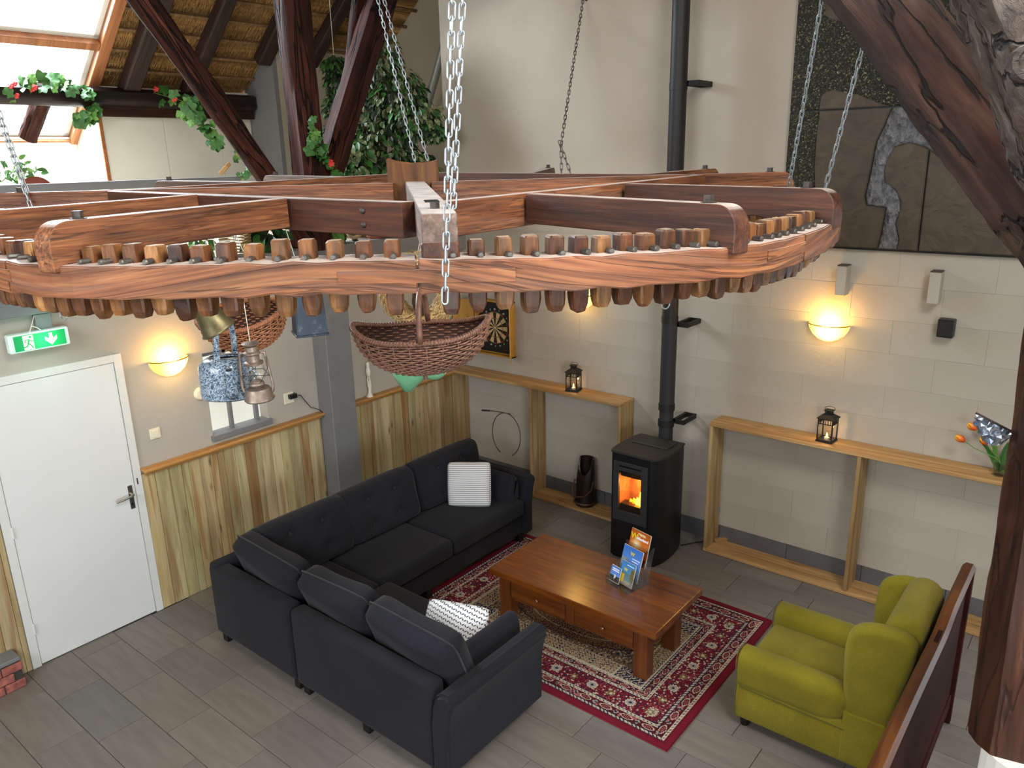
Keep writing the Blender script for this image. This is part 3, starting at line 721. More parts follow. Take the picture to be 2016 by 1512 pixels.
chain(wl_(-.42, 2.0, .0), (1.61, -.06, 4.70), 'dull grey chain running up to the hook on the back wall', None, .045, .0068, 'zinc_dull', pts=[wl_(-.42, 1.98, .1), (2.125,-1.12,3.50), (1.615,-.06,4.72)])
chain(wl_(-.36, 2.05, .1), (2.125,-1.12,3.5), 'short lower branch of the dull grey chain at the back of the wheel', None, .045, .0068, 'zinc_dull')
chain(wl_(-1.42, -1.35, .15), (.75, -4.6, 4.9), 'chain at the left rear edge of the wheel', 'left chain pair')
chain(wl_(-1.36, -1.38, .15), (.79, -4.64, 4.9), 'second chain close beside the one at the left rear edge', 'left chain pair')
bm = BM(); tube(bm, [(0,.07,-.02),(0,0,0),(0,-.03,.0),(-.02,-.04,.0),(-.04,-.03,0)], .008, 6)
tag(obj('wall_hook', bm, M['iron'], None, (1.61, -.07, 4.73)), 'iron hook high on the back wall holding the dull chain', 'hook')

# ================================================================== OLD TIMBER FRAME
tag(log_beam('timber_post', (.17,-1.98,2.705), (.17,-2.05,7.2), .118, .125, M['timber'], seed=4, gnarl=.008, steps=40), 'upright cracked brown timber post standing above the grey post', 'timber post')
tag(log_beam('timber_strut', (.17,-1.94,3.02), (.19,-.10,6.68), .105, .125, M['timber'], seed=8, gnarl=.01, steps=40), 'thick timber strut leaning right from the foot of the upright post', 'timber strut')
tag(log_beam('timber_pole', (.0,-1.72,2.71), (.06,-1.06,5.4), .045, .05, M['timber'], seed=12, flat=.2, steps=24), 'thin dark leaning pole in front of the tall leafy tree', 'pole')
tag(log_beam('timber_brace', (.19,-2.06,2.76), (.2,-3.75,5.25), .078, .088, M['timber'], seed=15, flat=.4, gnarl=.012, steps=30), 'long diagonal timber brace crossing in front of the thatch', 'timber brace')
pb = tag(log_beam('purlin', (-3.49,-8.9,4.13), (-3.49,-.03,4.155), .10, .10, M['purlin'], seed=21, upv=(0,0,1), steps=40), 'nearly black horizontal purlin under the thatch and across the roof window', 'beam')
obj('lower_board', B1(6.95, 8.86, -.05, .02, -.20, -.09, .006, 1), M['timber_p'], pb)
tag(log_beam('round_stub', (-3.95,-2.56,3.74), (-3.55,-2.44,4.22), .09, .095, M['timber'], seed=25, flat=0, steps=10), 'short round log stub under the purlin in front of the bright window', 'log')
tag(obj('pale_pipe', tube(BM(), [(-1.9,1.55,4.1), (-.25,.9,6.1)], .05, 14), M['zinc']), 'pale diagonal pipe high behind the leafy tree', 'pipe')
tag(log_beam('tie_beam', (3.6,-4.85,5.32), (5.6,-2.45,5.32), .13, .13, M['timber'], seed=51, steps=24), 'high tie beam above the right part of the wheel from which the chains hang', 'beam')
tag(log_beam('tie_beam', (.78,-5.3,5.02), (1.0,-.05,5.02), .12, .12, M['timber'], seed=52, steps=24), 'high tie beam above the left part of the wheel', 'beam')
# right hand frame
tag(log_beam('timber_beam', (4.425,-2.695,4.35), (5.65,-2.545,2.86), .145, .15, M['timber_b'], seed=31, flat=.9, gnarl=.01, steps=40, rough=.016), 'big brown diagonal timber at top right, its lower end against the post', 'timber beam')
tag(log_beam('timber_beam', (5.10,-3.10,4.22), (5.72,-2.88,2.95), .17, .16, M['timber_gnarl'], seed=37, flat=.9, gnarl=.012, steps=60, rough=.018, n=20), 'gnarled pale knotty timber lying over the big diagonal at top right', 'timber beam')
kb = BM(); lathe(kb, [(0,.022),(.03,.024),(.045,.016),(.05,.028),(.062,.026),(.07,.0),(0,-.02)], 22)
for v in kb.verts: v.co.x *= 1.25; v.co.z += .004*math.sin(v.co.x*160)*math.cos(v.co.y*140)
kn = obj('knot', kb, M['timber_gnarl'], bpy.data.objects['timber_beam.001'])
kn.matrix_basis = bpy.data.objects['timber_beam.001'].matrix_basis.inverted() @ Matrix.Translation((5.36,-3.215,3.665)) @ Vector((.38,-.80,.25)).to_track_quat('Z','Y').to_matrix().to_4x4()
po = log_beam('timber_post', (5.60,-3.02,1.20), (5.54,-2.72,3.02), .135, .14, M['timber_p'], seed=41, flat=1.0, gnarl=.004, steps=30, rough=.006)
tag(po, 'squared brown timber post at the right edge of the picture', 'timber post')
bm = BM(); lathe(bm, [(.0,0),(.15,0),(.145,1.22),(.0,1.24)], 20)
tag(obj('white_plinth', bm, M['white_panel'], None, (5.66,-3.06,0)), 'white plastered plinth under the timber post at the right edge', 'plinth')
# ================================================================== RELIEF OF SLATE SLABS ON THE BACK WALL
def artmat(kind):
    t = NT('relief '+kind); v = t.coords((1,1,1), rnd=False)
    if kind == 'speckled':
        vo = t.new('ShaderNodeTexVoronoi', Scale=120.0); t.l(v, vo.inputs['Vector'])
        col = t.ramp(vo.outputs['Color'], [(.3, '17190f'), (.62, '24271b'), (.82, '58543e'), (.94, '9a9170')]); t.bump(vo.outputs['Distance'], .9, .012)
    elif kind == 'brown':
        nz = t.new('ShaderNodeTexNoise', Scale=4.5, Detail=5.0, Distortion=1.6); t.l(v, nz.inputs['Vector'])
        col = t.ramp(nz.outputs[0], [(.3, '392e22'), (.55, '463a2b'), (.75, '524635')]); t.bump(nz.outputs[0], .7, .03)
    else:
        vo = t.new('ShaderNodeTexNoise', Scale=22.0, Detail=4.0); v = t.coords((1.3,1.3,.8), rnd=False); t.l(v, vo.inputs['Vector'])
        col = t.ramp(vo.outputs[0], [(.35, '4e4f52'), (.55, '6c6d71'), (.75, '8b8c8f')]); t.bump(vo.outputs[0], 1.0, .08)
    t.l(col, t.b.inputs['Base Color']); t.b.inputs['Roughness'].default_value = .62; return t.m
AM = {k: artmat(k) for k in ('speckled', 'brown', 'grey')}
art = thing('wall_relief', 'large dark stone relief on the back wall with brown slabs and a grey rough band', 'wall relief', (4.3, 0, 3.6))
def slab(name, poly, d0, d1, m, lab=None):
    bm = BM(); prism(bm, [(x-4.3, z-3.6) for x, z in poly], 'y', -d1, -d0)
    bmesh.ops.recalc_face_normals(bm, faces=bm.faces)
    es = [e for e in bm.edges if abs(e.verts[0].co.y+d1) < 1e-5 and abs(e.verts[1].co.y+d1) < 1e-5]
    bmesh.ops.bevel(bm, geom=es, offset=.006, segments=2, affect='EDGES')
    bmesh.ops.triangulate(bm, faces=[f for f in bm.faces if len(f.verts) > 4])
    o = obj(name, bm, m, art)
    if lab: o['label'] = lab
slab('backing', [(3.465,2.712),(5.30,2.712),(5.30,4.9),(3.465,4.9)], .0, .028, M['black'])
slab('slab', [(3.467,3.712),(3.467,4.88),(5.28,4.88),(5.28,3.712)], .02, .045, AM['speckled'], 'dark speckled stone slab above the joint')
slab('slab', [(3.467,2.73),(3.467,3.702),(3.688,3.702),(3.682,3.50),(3.686,3.303),(3.703,3.155),(3.74,3.06),(3.70,2.73)], .02, .045, AM['speckled'], 'dark speckled stone strip at the left edge')
slab('slab', [(3.685,3.712),(3.69,3.803),(3.72,3.83),(3.782,3.839),(3.9,3.81),(3.979,3.786),(4.08,3.74),(4.161,3.712)], .03, .055, AM['brown'], 'brown rounded cap of stone')
slab('slab', [(3.64,4.86),(3.665,4.35),(3.72,4.31),(3.791,4.295),(3.9,4.274),(4.3,4.30),(4.5,4.86)], .03, .055, AM['brown'], 'brown smooth stone at the top')
slab('slab', [(3.69,3.700),(3.682,3.556),(3.686,3.303),(3.703,3.155),(3.74,3.06),(3.71,2.73),(4.185,2.73),(4.20,2.85),(4.212,3.02),(4.08,3.035),(4.062,3.10),(4.085,3.299),(4.10,3.473),(4.14,3.58),(4.178,3.700)], .03, .058, AM['brown'], 'large smooth brown stone slab')
slab('slab', [(4.182,3.700),(4.144,3.58),(4.104,3.473),(4.09,3.299),(4.068,3.10),(4.085,3.04),(4.216,3.025),(4.204,2.85),(4.19,2.73),(4.316,2.73),(4.324,2.805),(4.29,2.912),(4.31,3.00),(4.306,3.072),(4.262,3.152),(4.192,3.201),(4.176,3.27),(4.186,3.35),(4.224,3.436),(4.312,3.467),(4.38,3.45),(4.452,3.42),(4.60,3.30),(4.62,3.700)], .025, .042, AM['grey'], 'grey rough hewn band of stone')
slab('slab', [(4.196,3.201),(4.18,3.27),(4.190,3.35),(4.228,3.432),(4.312,3.463),(4.38,3.446),(4.446,3.414),(4.452,2.73),(4.320,2.73),(4.328,2.805),(4.294,2.912),(4.314,3.00),(4.310,3.072),(4.266,3.152)], .03, .06, AM['brown'], 'brown slab with a rounded head')
slab('slab', [(4.462,2.73),(4.456,3.41),(4.60,3.30),(4.63,3.70),(5.28,3.70),(5.28,2.73)], .03, .058, AM['brown'], 'olive brown stone slab right of the black joint')
# ================================================================== SOFA
def superc(w_, d, h, nx=14, ny=14, p=5, q=.42, sag=0, tuft=None, crown=.0):
    """soft cushion lying flat: x width, y depth, z thickness"""
    bm = BM(); g = [[[None]*(ny+1) for _ in range(nx+1)] for _ in (0, 1)]
    for s in (0, 1):
        for i in range(nx+1):
            for j in range(ny+1):
                u = -1+2*i/nx; v = -1+2*j/ny
                e = max(0, (1-abs(u)**p)*(1-abs(v)**p))**q
                if s == 0 and (i in (0, nx) or j in (0, ny)): continue
                t = h/2*e
                uu, vv = u*(1-.03*(1-abs(v))**2*0), v
                z = t if s else -t
                if (not s) and tuft:
                    for (a, b) in tuft: z += .035*h/.2*math.exp(-((u-a)**2*w_*w_+(v-b)**2*d*d)/.008)
                z += sag*(u*u+v*v-1)*.5 + crown*math.sin(3*u+2*v)*e
                g[s][i][j] = bm.verts.new((u*math.sqrt(1-.09*v**6)*w_/2, v*math.sqrt(1-.09*u**6)*d/2, z))
    for i in range(nx+1):
        for j in range(ny+1):
            if g[0][i][j] is None: g[0][i][j] = g[1][i][j]
    for i in range(nx):
        for j in range(ny):
            bm.faces.new((g[1][i][j], g[1][i+1][j], g[1][i+1][j+1], g[1][i][j+1]))
            bm.faces.new((g[0][i][j], g[0][i][j+1], g[0][i+1][j+1], g[0][i+1][j]))
    return bm
def cush(name, w_, d, h, c, rot, m, parent, pipe=False, **k):
    o = obj(name, superc(w_, d, h, **k), m, parent, c, rot, smooth='all')
    if pipe:
        bd = [(-1+2*i/12, -1) for i in range(12)]+[(1, -1+2*i/12) for i in range(12)]+[(1-2*i/12, 1) for i in range(12)]+[(-1, 1-2*i/12) for i in range(12)]
        obj('piping', tube(BM(), [(u*math.sqrt(1-.09*v**6)*w_/2, v*math.sqrt(1-.09*u**6)*d/2, 0) for u, v in bd], .005, 6, closed=True), M['tuft'], o)
    return o
def softbox(bm, x0, x1, y0, y1, z0, z1, r=.03, seg=4): return box(bm, x0, x1, y0, y1, z0, z1, r, seg)
SX, SY = 1.22, -2.3
sofa = thing('corner_sofa', 'large charcoal fabric corner sofa along the pine wall', 'sofa', (SX, SY, 0))
def so(name, x0, x1, y0, y1, z0, z1, r=.03, m='sofa', **k):
    return obj(name, softbox(BM(), x0-SX, x1-SX, y0-SY, y1-SY, z0, z1, r), M[m], sofa, smooth=True)
so('base', .84, 1.66, -2.72, -1.10, .09, .31); so('base', .84, 1.735, -3.6, -2.73, .09, .31); so('base', 1.755, 3.02, -3.6, -2.82, .09, .31)
# outer backs
so('back_panel', .77, .90, -2.74, -.98, .085, .70); so('back_panel', .77, .89, -3.655, -2.75, .085, .66); so('back_panel', .775, 1.738, -3.665, -3.54, .085, .645, .035); so('back_panel', 1.75, 3.035, -3.665, -3.54, .085, .645, .035)
# arms (flared outward)
def arm(name, prof, a, b, axis, off):
    bm = BM(); prism(bm, prof, axis, a, b)
    bmesh.ops.recalc_face_normals(bm, faces=bm.faces)
    bmesh.ops.bevel(bm, geom=[e for e in bm.edges if e.calc_face_angle(0) > .5], offset=.022, segments=3, affect='EDGES')
    obj(name, bm, M['sofa'], sofa, off, smooth=True)
pr = [(-.0, .085), (.13, .085), (.135, .40), (.155, .52), (.185, .60), (.165, .64), (.12, .65), (.055, .62), (.02, .55), (.0, .42)]
arm('arm', [(x, z) for x, z in pr], -3.67-SY, -2.78-SY, 'y', (3.02-SX, 0, 0))
arm('arm', [(y, z) for y, z in pr], .78-SX, 1.70-SX, 'x', (0, -1.11-SY, 0))
for (x0, x1, y0, y1) in ((1.16, 1.74, -2.05, -1.12), (1.16, 1.74, -2.86, -2.06)):
    obj('seat_cushion', softbox(BM(), x0-SX-.22, x1-SX-.03, y0-SY, y1-SY, .30, .455, .035), M['sofa'], sofa, smooth=True)
obj('seat_cushion', softbox(BM(), .95-SX, 1.735-SX, -3.5-SY, -2.87-SY, .30, .455, .035), M['sofa'], sofa, smooth=True)
obj('seat_cushion', softbox(BM(), 1.745-SX, 2.38-SX, -3.5-SY, -2.80-SY, .30, .455, .035), M['sofa'], sofa, smooth=True)
obj('seat_cushion', softbox(BM(), 2.39-SX, 3.01-SX, -3.5-SY, -2.80-SY, .30, .455, .035), M['sofa'], sofa, smooth=True)
# back cushions of the long side, buttoned, leaning on the back
tf = [(-.45, -.35), (.45, -.35), (-.45, .35), (.45, .35)]
for (yc, wd) in ((-1.45, .86), (-2.27, .82), (-3.02, .84)):
    cush('back_cushion', .46, wd-.01, .24, (1.045-SX, yc-SY, .66), (0, rad(-103), 0), M['sofa'], sofa, tuft=tf, p=7, q=.3, crown=.006, nx=24, ny=26)
    for (a, b) in tf:
        u, v = a*.23, b*wd/2
        c = Matrix.Rotation(rad(-103), 3, 'Y') @ Vector((u, v, -.12+.036))
        obj('button', sph(BM(), (0,0,0), .012, 10), M['tuft'], sofa, (1.045-SX+c.x, yc-SY+v, .66+c.z))
# plain back cushions of the near side, showing above the back
for (xc, wd, tz, dz) in ((1.30, .74, 3, 0), (2.03, .66, -2, .0), (2.72, .72, 2, .0)):
    cush('back_cushion', wd, .46, .22, (xc-SX, -3.42-SY, .645+dz), (rad(112), rad(tz), 0), M['sofa'], sofa, pipe=True, p=8, q=.3, crown=.008, nx=22, ny=16)
# bolster cushions against both arms
obj('arm_cushion', puff([(-.07,.0),(.07,.0),(.085,.14),(.06,.24),(-.02,.25),(-.07,.12)], 'y', -.33, .33, .05), M['sofa'], sofa, (2.945-SX, -3.15-SY, .44), smooth='all')
obj('arm_cushion', puff([(-.07,.0),(.08,.0),(.085,.12),(.06,.25),(-.0,.26),(-.07,.12)], 'x', -.30, .31, .05), M['sofa'], sofa, (1.36-SX, -1.21-SY, .44), smooth='all')
for (x, y) in ((.82,-3.6), (1.70,-3.6), (1.80,-3.6), (2.4,-3.6), (3.0,-3.6), (1.62,-2.3), (1.62,-1.1), (.85,-1.1), (3.0,-2.9), (1.85,-2.9)):
    obj('leg', B1(x-.03-SX, x+.03-SX, y-.03-SY, y+.03-SY, (.011 if x > 1.54 and y > -2.7 else 0), .095, .004, 1), M['foot'], sofa)
# patterned scatter cushions
def pillow_mat(name, sc_, ang):
    t = NT(name); v = t.coords((1,1,1), rnd=False)
    mp = t.new('ShaderNodeMapping'); mp.inputs['Rotation'].default_value = (0, 0, ang); t.l(v, mp.inputs[0])
    sx = t.new('ShaderNodeSeparateXYZ'); t.l(mp.outputs[0], sx.inputs[0])
    def mth(op, a, b=None, c=None):
        n_ = t.new('ShaderNodeMath', _operation=op)
        for i_, q_ in enumerate((a, b, c)):
            if q_ is None: continue
            if isinstance(q_, (int, float)): n_.inputs[i_].default_value = q_
            else: t.l(q_, n_.inputs[i_])
        return n_.outputs[0]
    # rows of chevron dashes
    px_ = mth('FRACT', mth('MULTIPLY', sx.outputs[0], sc_)); tri = mth('ABSOLUTE', mth('SUBTRACT', px_, .5))
    yy = mth('FRACT', mth('ADD', mth('MULTIPLY', sx.outputs[1], sc_*1.25), mth('MULTIPLY', tri, 1.0)))
    a = mth('LESS_THAN', yy, .34); b = mth('GREATER_THAN', tri, .07); c = mth('LESS_THAN', tri, .43)
    f = mth('MULTIPLY', mth('MULTIPLY', a, b), c)
    t.l(t.mix(f, 'e4e6e6', '3f4757'), t.b.inputs['Base Color']); t.b.inputs['Roughness'].default_value = .9; return t.m
PM1 = pillow_mat('printed cotton small', 44, 0); PM2 = pillow_mat('printed cotton', 30, .3)
p1 = cush('scatter_cushion', .40, .40, .13, (1.33, -1.40, .655), (0, 0, 0), PM1, None, p=2.6, q=.5, crown=.01, nx=20, ny=20)
p1.matrix_basis = Matrix.Translation((1.36, -1.47, .64)) @ Matrix.Rotation(rad(28), 4, 'Z') @ Matrix.Rotation(rad(72), 4, 'X') @ Matrix.Rotation(rad(3), 4, 'Z')
tag(p1, 'white cushion with small dark dashes propped at the far end of the sofa', 'cushion')
p2 = cush('scatter_cushion', .42, .42, .12, (2.78, -3.15, .6), (0, 0, 0), PM2, None, p=2.6, q=.5, crown=.01, nx=20, ny=20)
p2.matrix_basis = Matrix.Translation((2.73, -3.15, .56)) @ Matrix.Rotation(rad(20), 4, 'Z') @ Matrix.Rotation(rad(58), 4, 'X')
tag(p2, 'white cushion with dark leaf rows half hidden at the near end of the sofa', 'cushion')

# ================================================================== RUG (woven pattern as colours on a fine mesh)
RX0, RX1, RY0, RY1 = 1.565, 3.965, -2.645, -.955
def rug():
    W_, H_ = RX1-RX0, RY1-RY0; st_ = .0056; nx, ny = int(W_/st_), int(H_/st_)
    rs = np.random.RandomState(5)
    X, Y = np.meshgrid((np.arange(nx)+.5)*st_, (np.arange(ny)+.5)*st_, indexing='ij')
    d = np.minimum(np.minimum(X, W_-X), np.minimum(Y, H_-Y))
    side = np.where(np.minimum(X, W_-X) < np.minimum(Y, H_-Y), Y-H_/2, X-W_/2)     # running coordinate along the border
    cl = {k: np.array(srgb(v)[:3]) for k, v in dict(red='6e1325', mar='4a121c', cream='b5aa96', navy='23233a', tan='8d7452', rose='9c5458', grey='8c8b86', olive='75683f').items()}
    col = np.empty(X.shape+(3,)); col[:] = cl['red']
    def smooth(n, k): 
        a = rs.rand(X.shape[0]//k+3, X.shape[1]//k+3); return np.kron(a, np.ones((k, k)))[:X.shape[0], :X.shape[1]]
    f1, f2, f3 = smooth(0, 2), smooth(0, 3), smooth(0, 1)
    def band(a, b): return (d >= a) & (d < b)
    def put(mk, c): col[mk] = cl[c]
    def scroll(mk, base, pat, s, th, c2=None):
        put(mk, base)
        v = np.sin(X*s+1.7*np.sin(Y*s*.9))*np.sin(Y*s+1.9*np.sin(X*s*1.1))
        put(mk & (np.abs(v) < th), pat)
        if c2: put(mk & (v > .55) & (f2 > .25), c2)
        put(mk & (v < -.6) & (f2 > .45), 'navy')
    def rope(a, b):
        mk = band(a, b); put(mk, 'cream'); put(mk & (np.abs(((side+d*1.0)*34) % 1-.5) < .17) & (np.abs(d-(a+b)/2) < (b-a)*.34), 'navy'); put(band(a-.004, a) | band(b, b+.004), 'navy')
    def cart(a, b, per):
        mk = band(a, b); put(mk, 'mar'); put(mk & (f2 > .78), 'rose')
        u = (side % per)-per/2; v = d-(a+b)/2; h = (b-a)*.42
        e = (np.abs(u)/(per*.30))**1.6+(np.abs(v)/h)**1.6
        put(mk & (e < 1.0), 'cream'); put(mk & (e < .68), 'mar'); put(mk & (e < .42) & ((side*90) % 1 < .5), 'rose')
        u2 = np.abs(((side+per/2) % per)-per/2); e2 = u2/(per*.14)+np.abs(v)/h
        put(mk & (e2 < 1) & (f1 > .3), 'grey'); put(mk & (e2 < .4), 'navy')
    # main field
    fld = d > .36
    scroll(fld, 'tan', 'navy', 120, .2, 'olive'); put(fld & (f1 > .86), 'cream')
    rope(.060, .080); cart(.084, .138, .155); rope(.142, .162)
    mk = band(.166, .315); scroll(mk, 'red', 'mar', 150, .22, 'rose'); put(mk & (f1 > .9), 'cream'); put(mk & (f1 < .06), 'navy')
    # flowers in the main border
    for sgn in range(4):
        L = (H_ if sgn < 2 else W_)
        for k in range(int(L/.135)):
            t_ = .24+k*.147
            if t_ > L-.2: break
            cx, cy = {0: (.24, t_), 1: (W_-.24, t_), 2: (t_, .24), 3: (t_, H_-.24)}[sgn]
            rr2 = np.hypot(X-cx, Y-cy); an = np.arctan2(Y-cy, X-cx)
            if k % 2 == 0:
                put(rr2 < .036*(1+.12*np.cos(12*an)), 'cream'); put((rr2 < .026) & (np.abs(np.sin(7*an)) > .45), 'grey'); put(rr2 < .010, 'navy')
            else:
                put(rr2 < .024*(1+.35*np.cos(6*an)), 'olive'); put(rr2 < .011, 'cream')
    rope(.319, .339); cart(.343, .385, .125); rope(.389, .402)
    # inner panels and medallion
    ix, iy = np.abs(X-W_/2), np.abs(Y-H_/2)
    b2 = (d > .405) & (d < .415); put(b2, 'cream')
    mk = (d > .415) & (d < .53); scroll(mk, 'tan', 'cream', 110, .16, 'navy'); put((d > .53) & (d < .54), 'cream')
    cn = (np.minimum(X, W_-X) < .64) & (np.minimum(Y, H_-Y) < .54) & (d > .415); scroll(cn, 'navy', 'cream', 85, .17, 'tan'); put(cn & (np.abs(np.minimum(X, W_-X)-.635) < .006), 'cream')
    ell = (ix/.62)**2+(iy/.27)**2
    mk = (ell < 1.0) & (d > .54); scroll(mk, 'mar', 'tan', 120, .22, 'olive'); put(mk & (np.abs(ell-.93) < .02), 'navy'); put(mk & (np.abs(ell-.5) < .012), 'cream')
    # edge
    put(d < .058, 'red'); put((d > .046) & (d < .053), 'mar'); put(d < .006, 'mar')
    col = col*(.88+.24*f3[..., None])
    vx = np.linspace(0, W_, nx+1)-W_/2; vy = np.linspace(0, H_, ny+1)-H_/2
    VX, VY = np.meshgrid(vx, vy, indexing='ij')
    VZ = .010+.0007*np.sin(VX*9)*np.sin(VY*11)
    V = np.stack([VX, VY, VZ], -1).reshape(-1, 3)
    idx = np.arange((nx+1)*(ny+1)).reshape(nx+1, ny+1)
    F = np.stack([idx[:-1, :-1], idx[1:, :-1], idx[1:, 1:], idx[:-1, 1:]], -1).reshape(-1, 4)
    me = bpy.data.meshes.new('pile'); me.vertices.add(len(V)); me.vertices.foreach_set('co', V.ravel())
    me.loops.add(F.size); me.loops.foreach_set('vertex_index', F.ravel()); me.polygons.add(len(F)); me.polygons.foreach_set('loop_start', np.arange(0, F.size, 4)); me.polygons.foreach_set('loop_total', np.full(len(F), 4))
    me.update(calc_edges=True); ca_ = me.color_attributes.new('Col', 'FLOAT_COLOR', 'CORNER')
    c4 = np.concatenate([col.reshape(-1, 3), np.ones((len(F), 1))], 1); ca_.data.foreach_set('color', np.repeat(c4, 4, axis=0).ravel())
    rg = thing('rug', 'red oriental rug with floral borders under the coffee table', 'rug', ((RX0+RX1)/2, (RY0+RY1)/2, 0))
    link('pile', me, attr_mat('rug wool', .95, .3, 500), rg)
    obj('edge_binding', B1(-W_/2-.002, W_/2+.002, -H_/2-.002, H_/2+.002, 0, .0085, .003, 1), plain('rug binding', '7c1527', .9), rg)
rug()

# ================================================================== COFFEE TABLE
TX, TY = 2.968, -1.925
tb = thing('coffee_table', 'brown oiled wooden coffee table with two drawers on the red rug', 'table', (TX, TY, 0.0))
RZ = .0105
obj('tabletop', B1(-.70, .70, -.348, .335, .438, .488, .007, 2), M['table'], tb)
obj('apron', B1(-.62, .56, -.222, -.20, .20, .438, .002, 1), M['table_z'], tb)
obj('apron', B1(-.60, .54, .24, .262, .24, .438, .002, 1), M['table_z'], tb)
obj('apron', B1(-.655, -.635, -.2, .25, .24, .438, .002, 1), M['table_z'], tb); obj('apron', B1(.555, .575, -.2, .25, .24, .438, .002, 1), M['table_z'], tb)
for (a, b) in ((-.585, -.09), (-.01, .47)):
    dw = obj('drawer', B1(a, b, -.234, -.222, .222, .40, .003, 1), M['table'], tb)
    bm = BM(); lathe(bm, [(0,.030),(.010,.030),(.016,.024),(.014,.014),(.007,.008),(.007,0),(0,0)], 14, Matrix.Translation((a+(b-a)*.52, -.234, .295)) @ Matrix.Rotation(rad(90), 4, 'X'))
    obj('knob', bm, M['table'], dw, smooth=True)
obj('centre_stile', B1(-.085, -.015, -.232, -.222, .205, .436, .002, 1), M['table_z'], tb)
for lx in (-.645, .53):
    for (y0_, y1_) in ((-.236, -.136), (.17, .27)): obj('leg', B1(lx-.052, lx+.052, y0_, y1_, RZ, .438, .006, 2), M['table_z'], tb)

# ================================================================== ARMCHAIR (faces the table, towards -x)
AX, AY = 4.66, -1.84
ac = thing('wing_armchair', 'moss green wing armchair on the tiles right of the rug', 'armchair', (AX, AY, 0))
def prof_y(name, prof, y0, y1, m, bev=.02, smooth=2, shear=None):
    bm = puff([(x-AX, z) for x, z in prof], 'y', y0-AY, y1-AY, bev, 5, smooth)
    if shear:
        for v in bm.verts: shear(v)
    return obj(name, bm, m, ac, smooth='all')
GR = M['green']
obj('base', B1(4.178-AX, 5.00-AX, -2.188-AY, -1.485-AY, .07, .34, .02, 3), GR, ac, smooth=True)
obj('seat_cushion', B1(4.195-AX, 4.86-AX, -2.05-AY, -1.62-AY, .32, .455, .045, 5), GR, ac, smooth=True)
armp = [(4.19,.30),(4.183,.44),(4.19,.52),(4.23,.545),(4.5,.545),(4.84,.535),(4.86,.30)]
def armroll(y0, y1, sgn):
    # rolled arm: rounded across, flared outward at the top
    bm = BM(); yc = (y0+y1)/2; hw = (y1-y0)/2; secs = []
    sec = [(-.85,.28),(-.92,.36),(-1.0,.43),(-1.02,.475),(-.9,.515),(-.6,.54),(0,.548),(.6,.54),(.9,.515),(1.0,.475),(.96,.43),(.85,.36),(.8,.28)]
    for x, sc_, dz in ((4.205,.80,-.025),(4.192,.92,-.01),(4.188,1,0),(4.20,1.02,.0),(4.35,1,.004),(4.6,1,.004),(4.84,.98,0)):
        secs.append([bm.verts.new((x-AX, yc+sgn*.012*((z-.28)/.27)+u*hw*sc_-AY, .28+(z-.28)*(1 if sc_ > .9 else .9)+dz*((z-.28)/.27))) for u, z in sec])
    n = len(sec)
    for A_, B_ in zip(secs, secs[1:]):
        for k in range(n): bm.faces.new((A_[k], A_[(k+1)%n], B_[(k+1)%n], B_[k]))
    bm.faces.new(secs[0]); bm.faces.new(secs[-1][::-1])
    a_ = obj('arm', bm, GR, ac, smooth='all')
    md = a_.modifiers.new('s', 'SUBSURF'); md.levels = 1; md.render_levels = 2
    obj('piping', tube(BM(), [(4.184-AX, yc+sgn*.012*((z-.28)/.27)+u*hw*1.01-AY, z+.002) for u, z in sec], .0035, 6), GRD, ac)
GRD = fabric('dark green piping', '5c5e18', .15, 260)
armroll(-2.205, -2.04, -1); armroll(-1.63, -1.468, 1)
obj('piping', tube(BM(), [(4.2-AX, -2.192-AY, .30), (4.5-AX, -2.192-AY, .297), (4.82-AX, -2.19-AY, .294)], .0035, 6), GRD, ac)
obj('piping', tube(BM(), [(4.18-AX, -2.186-AY, .08), (4.176-AX, -2.19-AY, .2), (4.184-AX, -2.195-AY, .30)], .0035, 6), GRD, ac)
wing = [(4.80,.30),(4.785,.50),(4.775,.62),(4.765,.80),(4.785,.93),(4.87,.985),(4.98,1.0),(5.10,.99),(5.13,.90),(5.07,.60),(5.02,.30)]
prof_y('wing', wing, -2.185, -2.08, GR, .045, 2, lambda v: setattr(v.co, 'y', v.co.y-.03*max(0, v.co.z-.5)))
prof_y('wing', wing, -1.585, -1.49, GR, .045, 2, lambda v: setattr(v.co, 'y', v.co.y+.02*max(0, v.co.z-.5)))
obj('side_panel', B1(4.80-AX, 5.03-AX, -2.192-AY, -2.12-AY, .08, .42, .015, 3), GR, ac, smooth=True)
prof_y('backrest', [(4.84,.40),(4.90,.62),(4.93,.84),(4.93,.97),(4.98,1.045),(5.07,1.05),(5.135,.99),(5.13,.88),(5.09,.60),(5.03,.28),(4.86,.28)], -2.12, -1.55, GR, .05, 2)
for (x, y) in ((4.23,-2.13), (4.23,-1.54), (4.95,-2.13), (4.95,-1.54)):
    bm = BM(); lathe(bm, [(0,0),(.024,0),(.032,.05),(.034,.075),(0,.075)], 14); obj('foot', bm, M['foot'], ac, (x-AX, y-AY, 0), smooth=True)

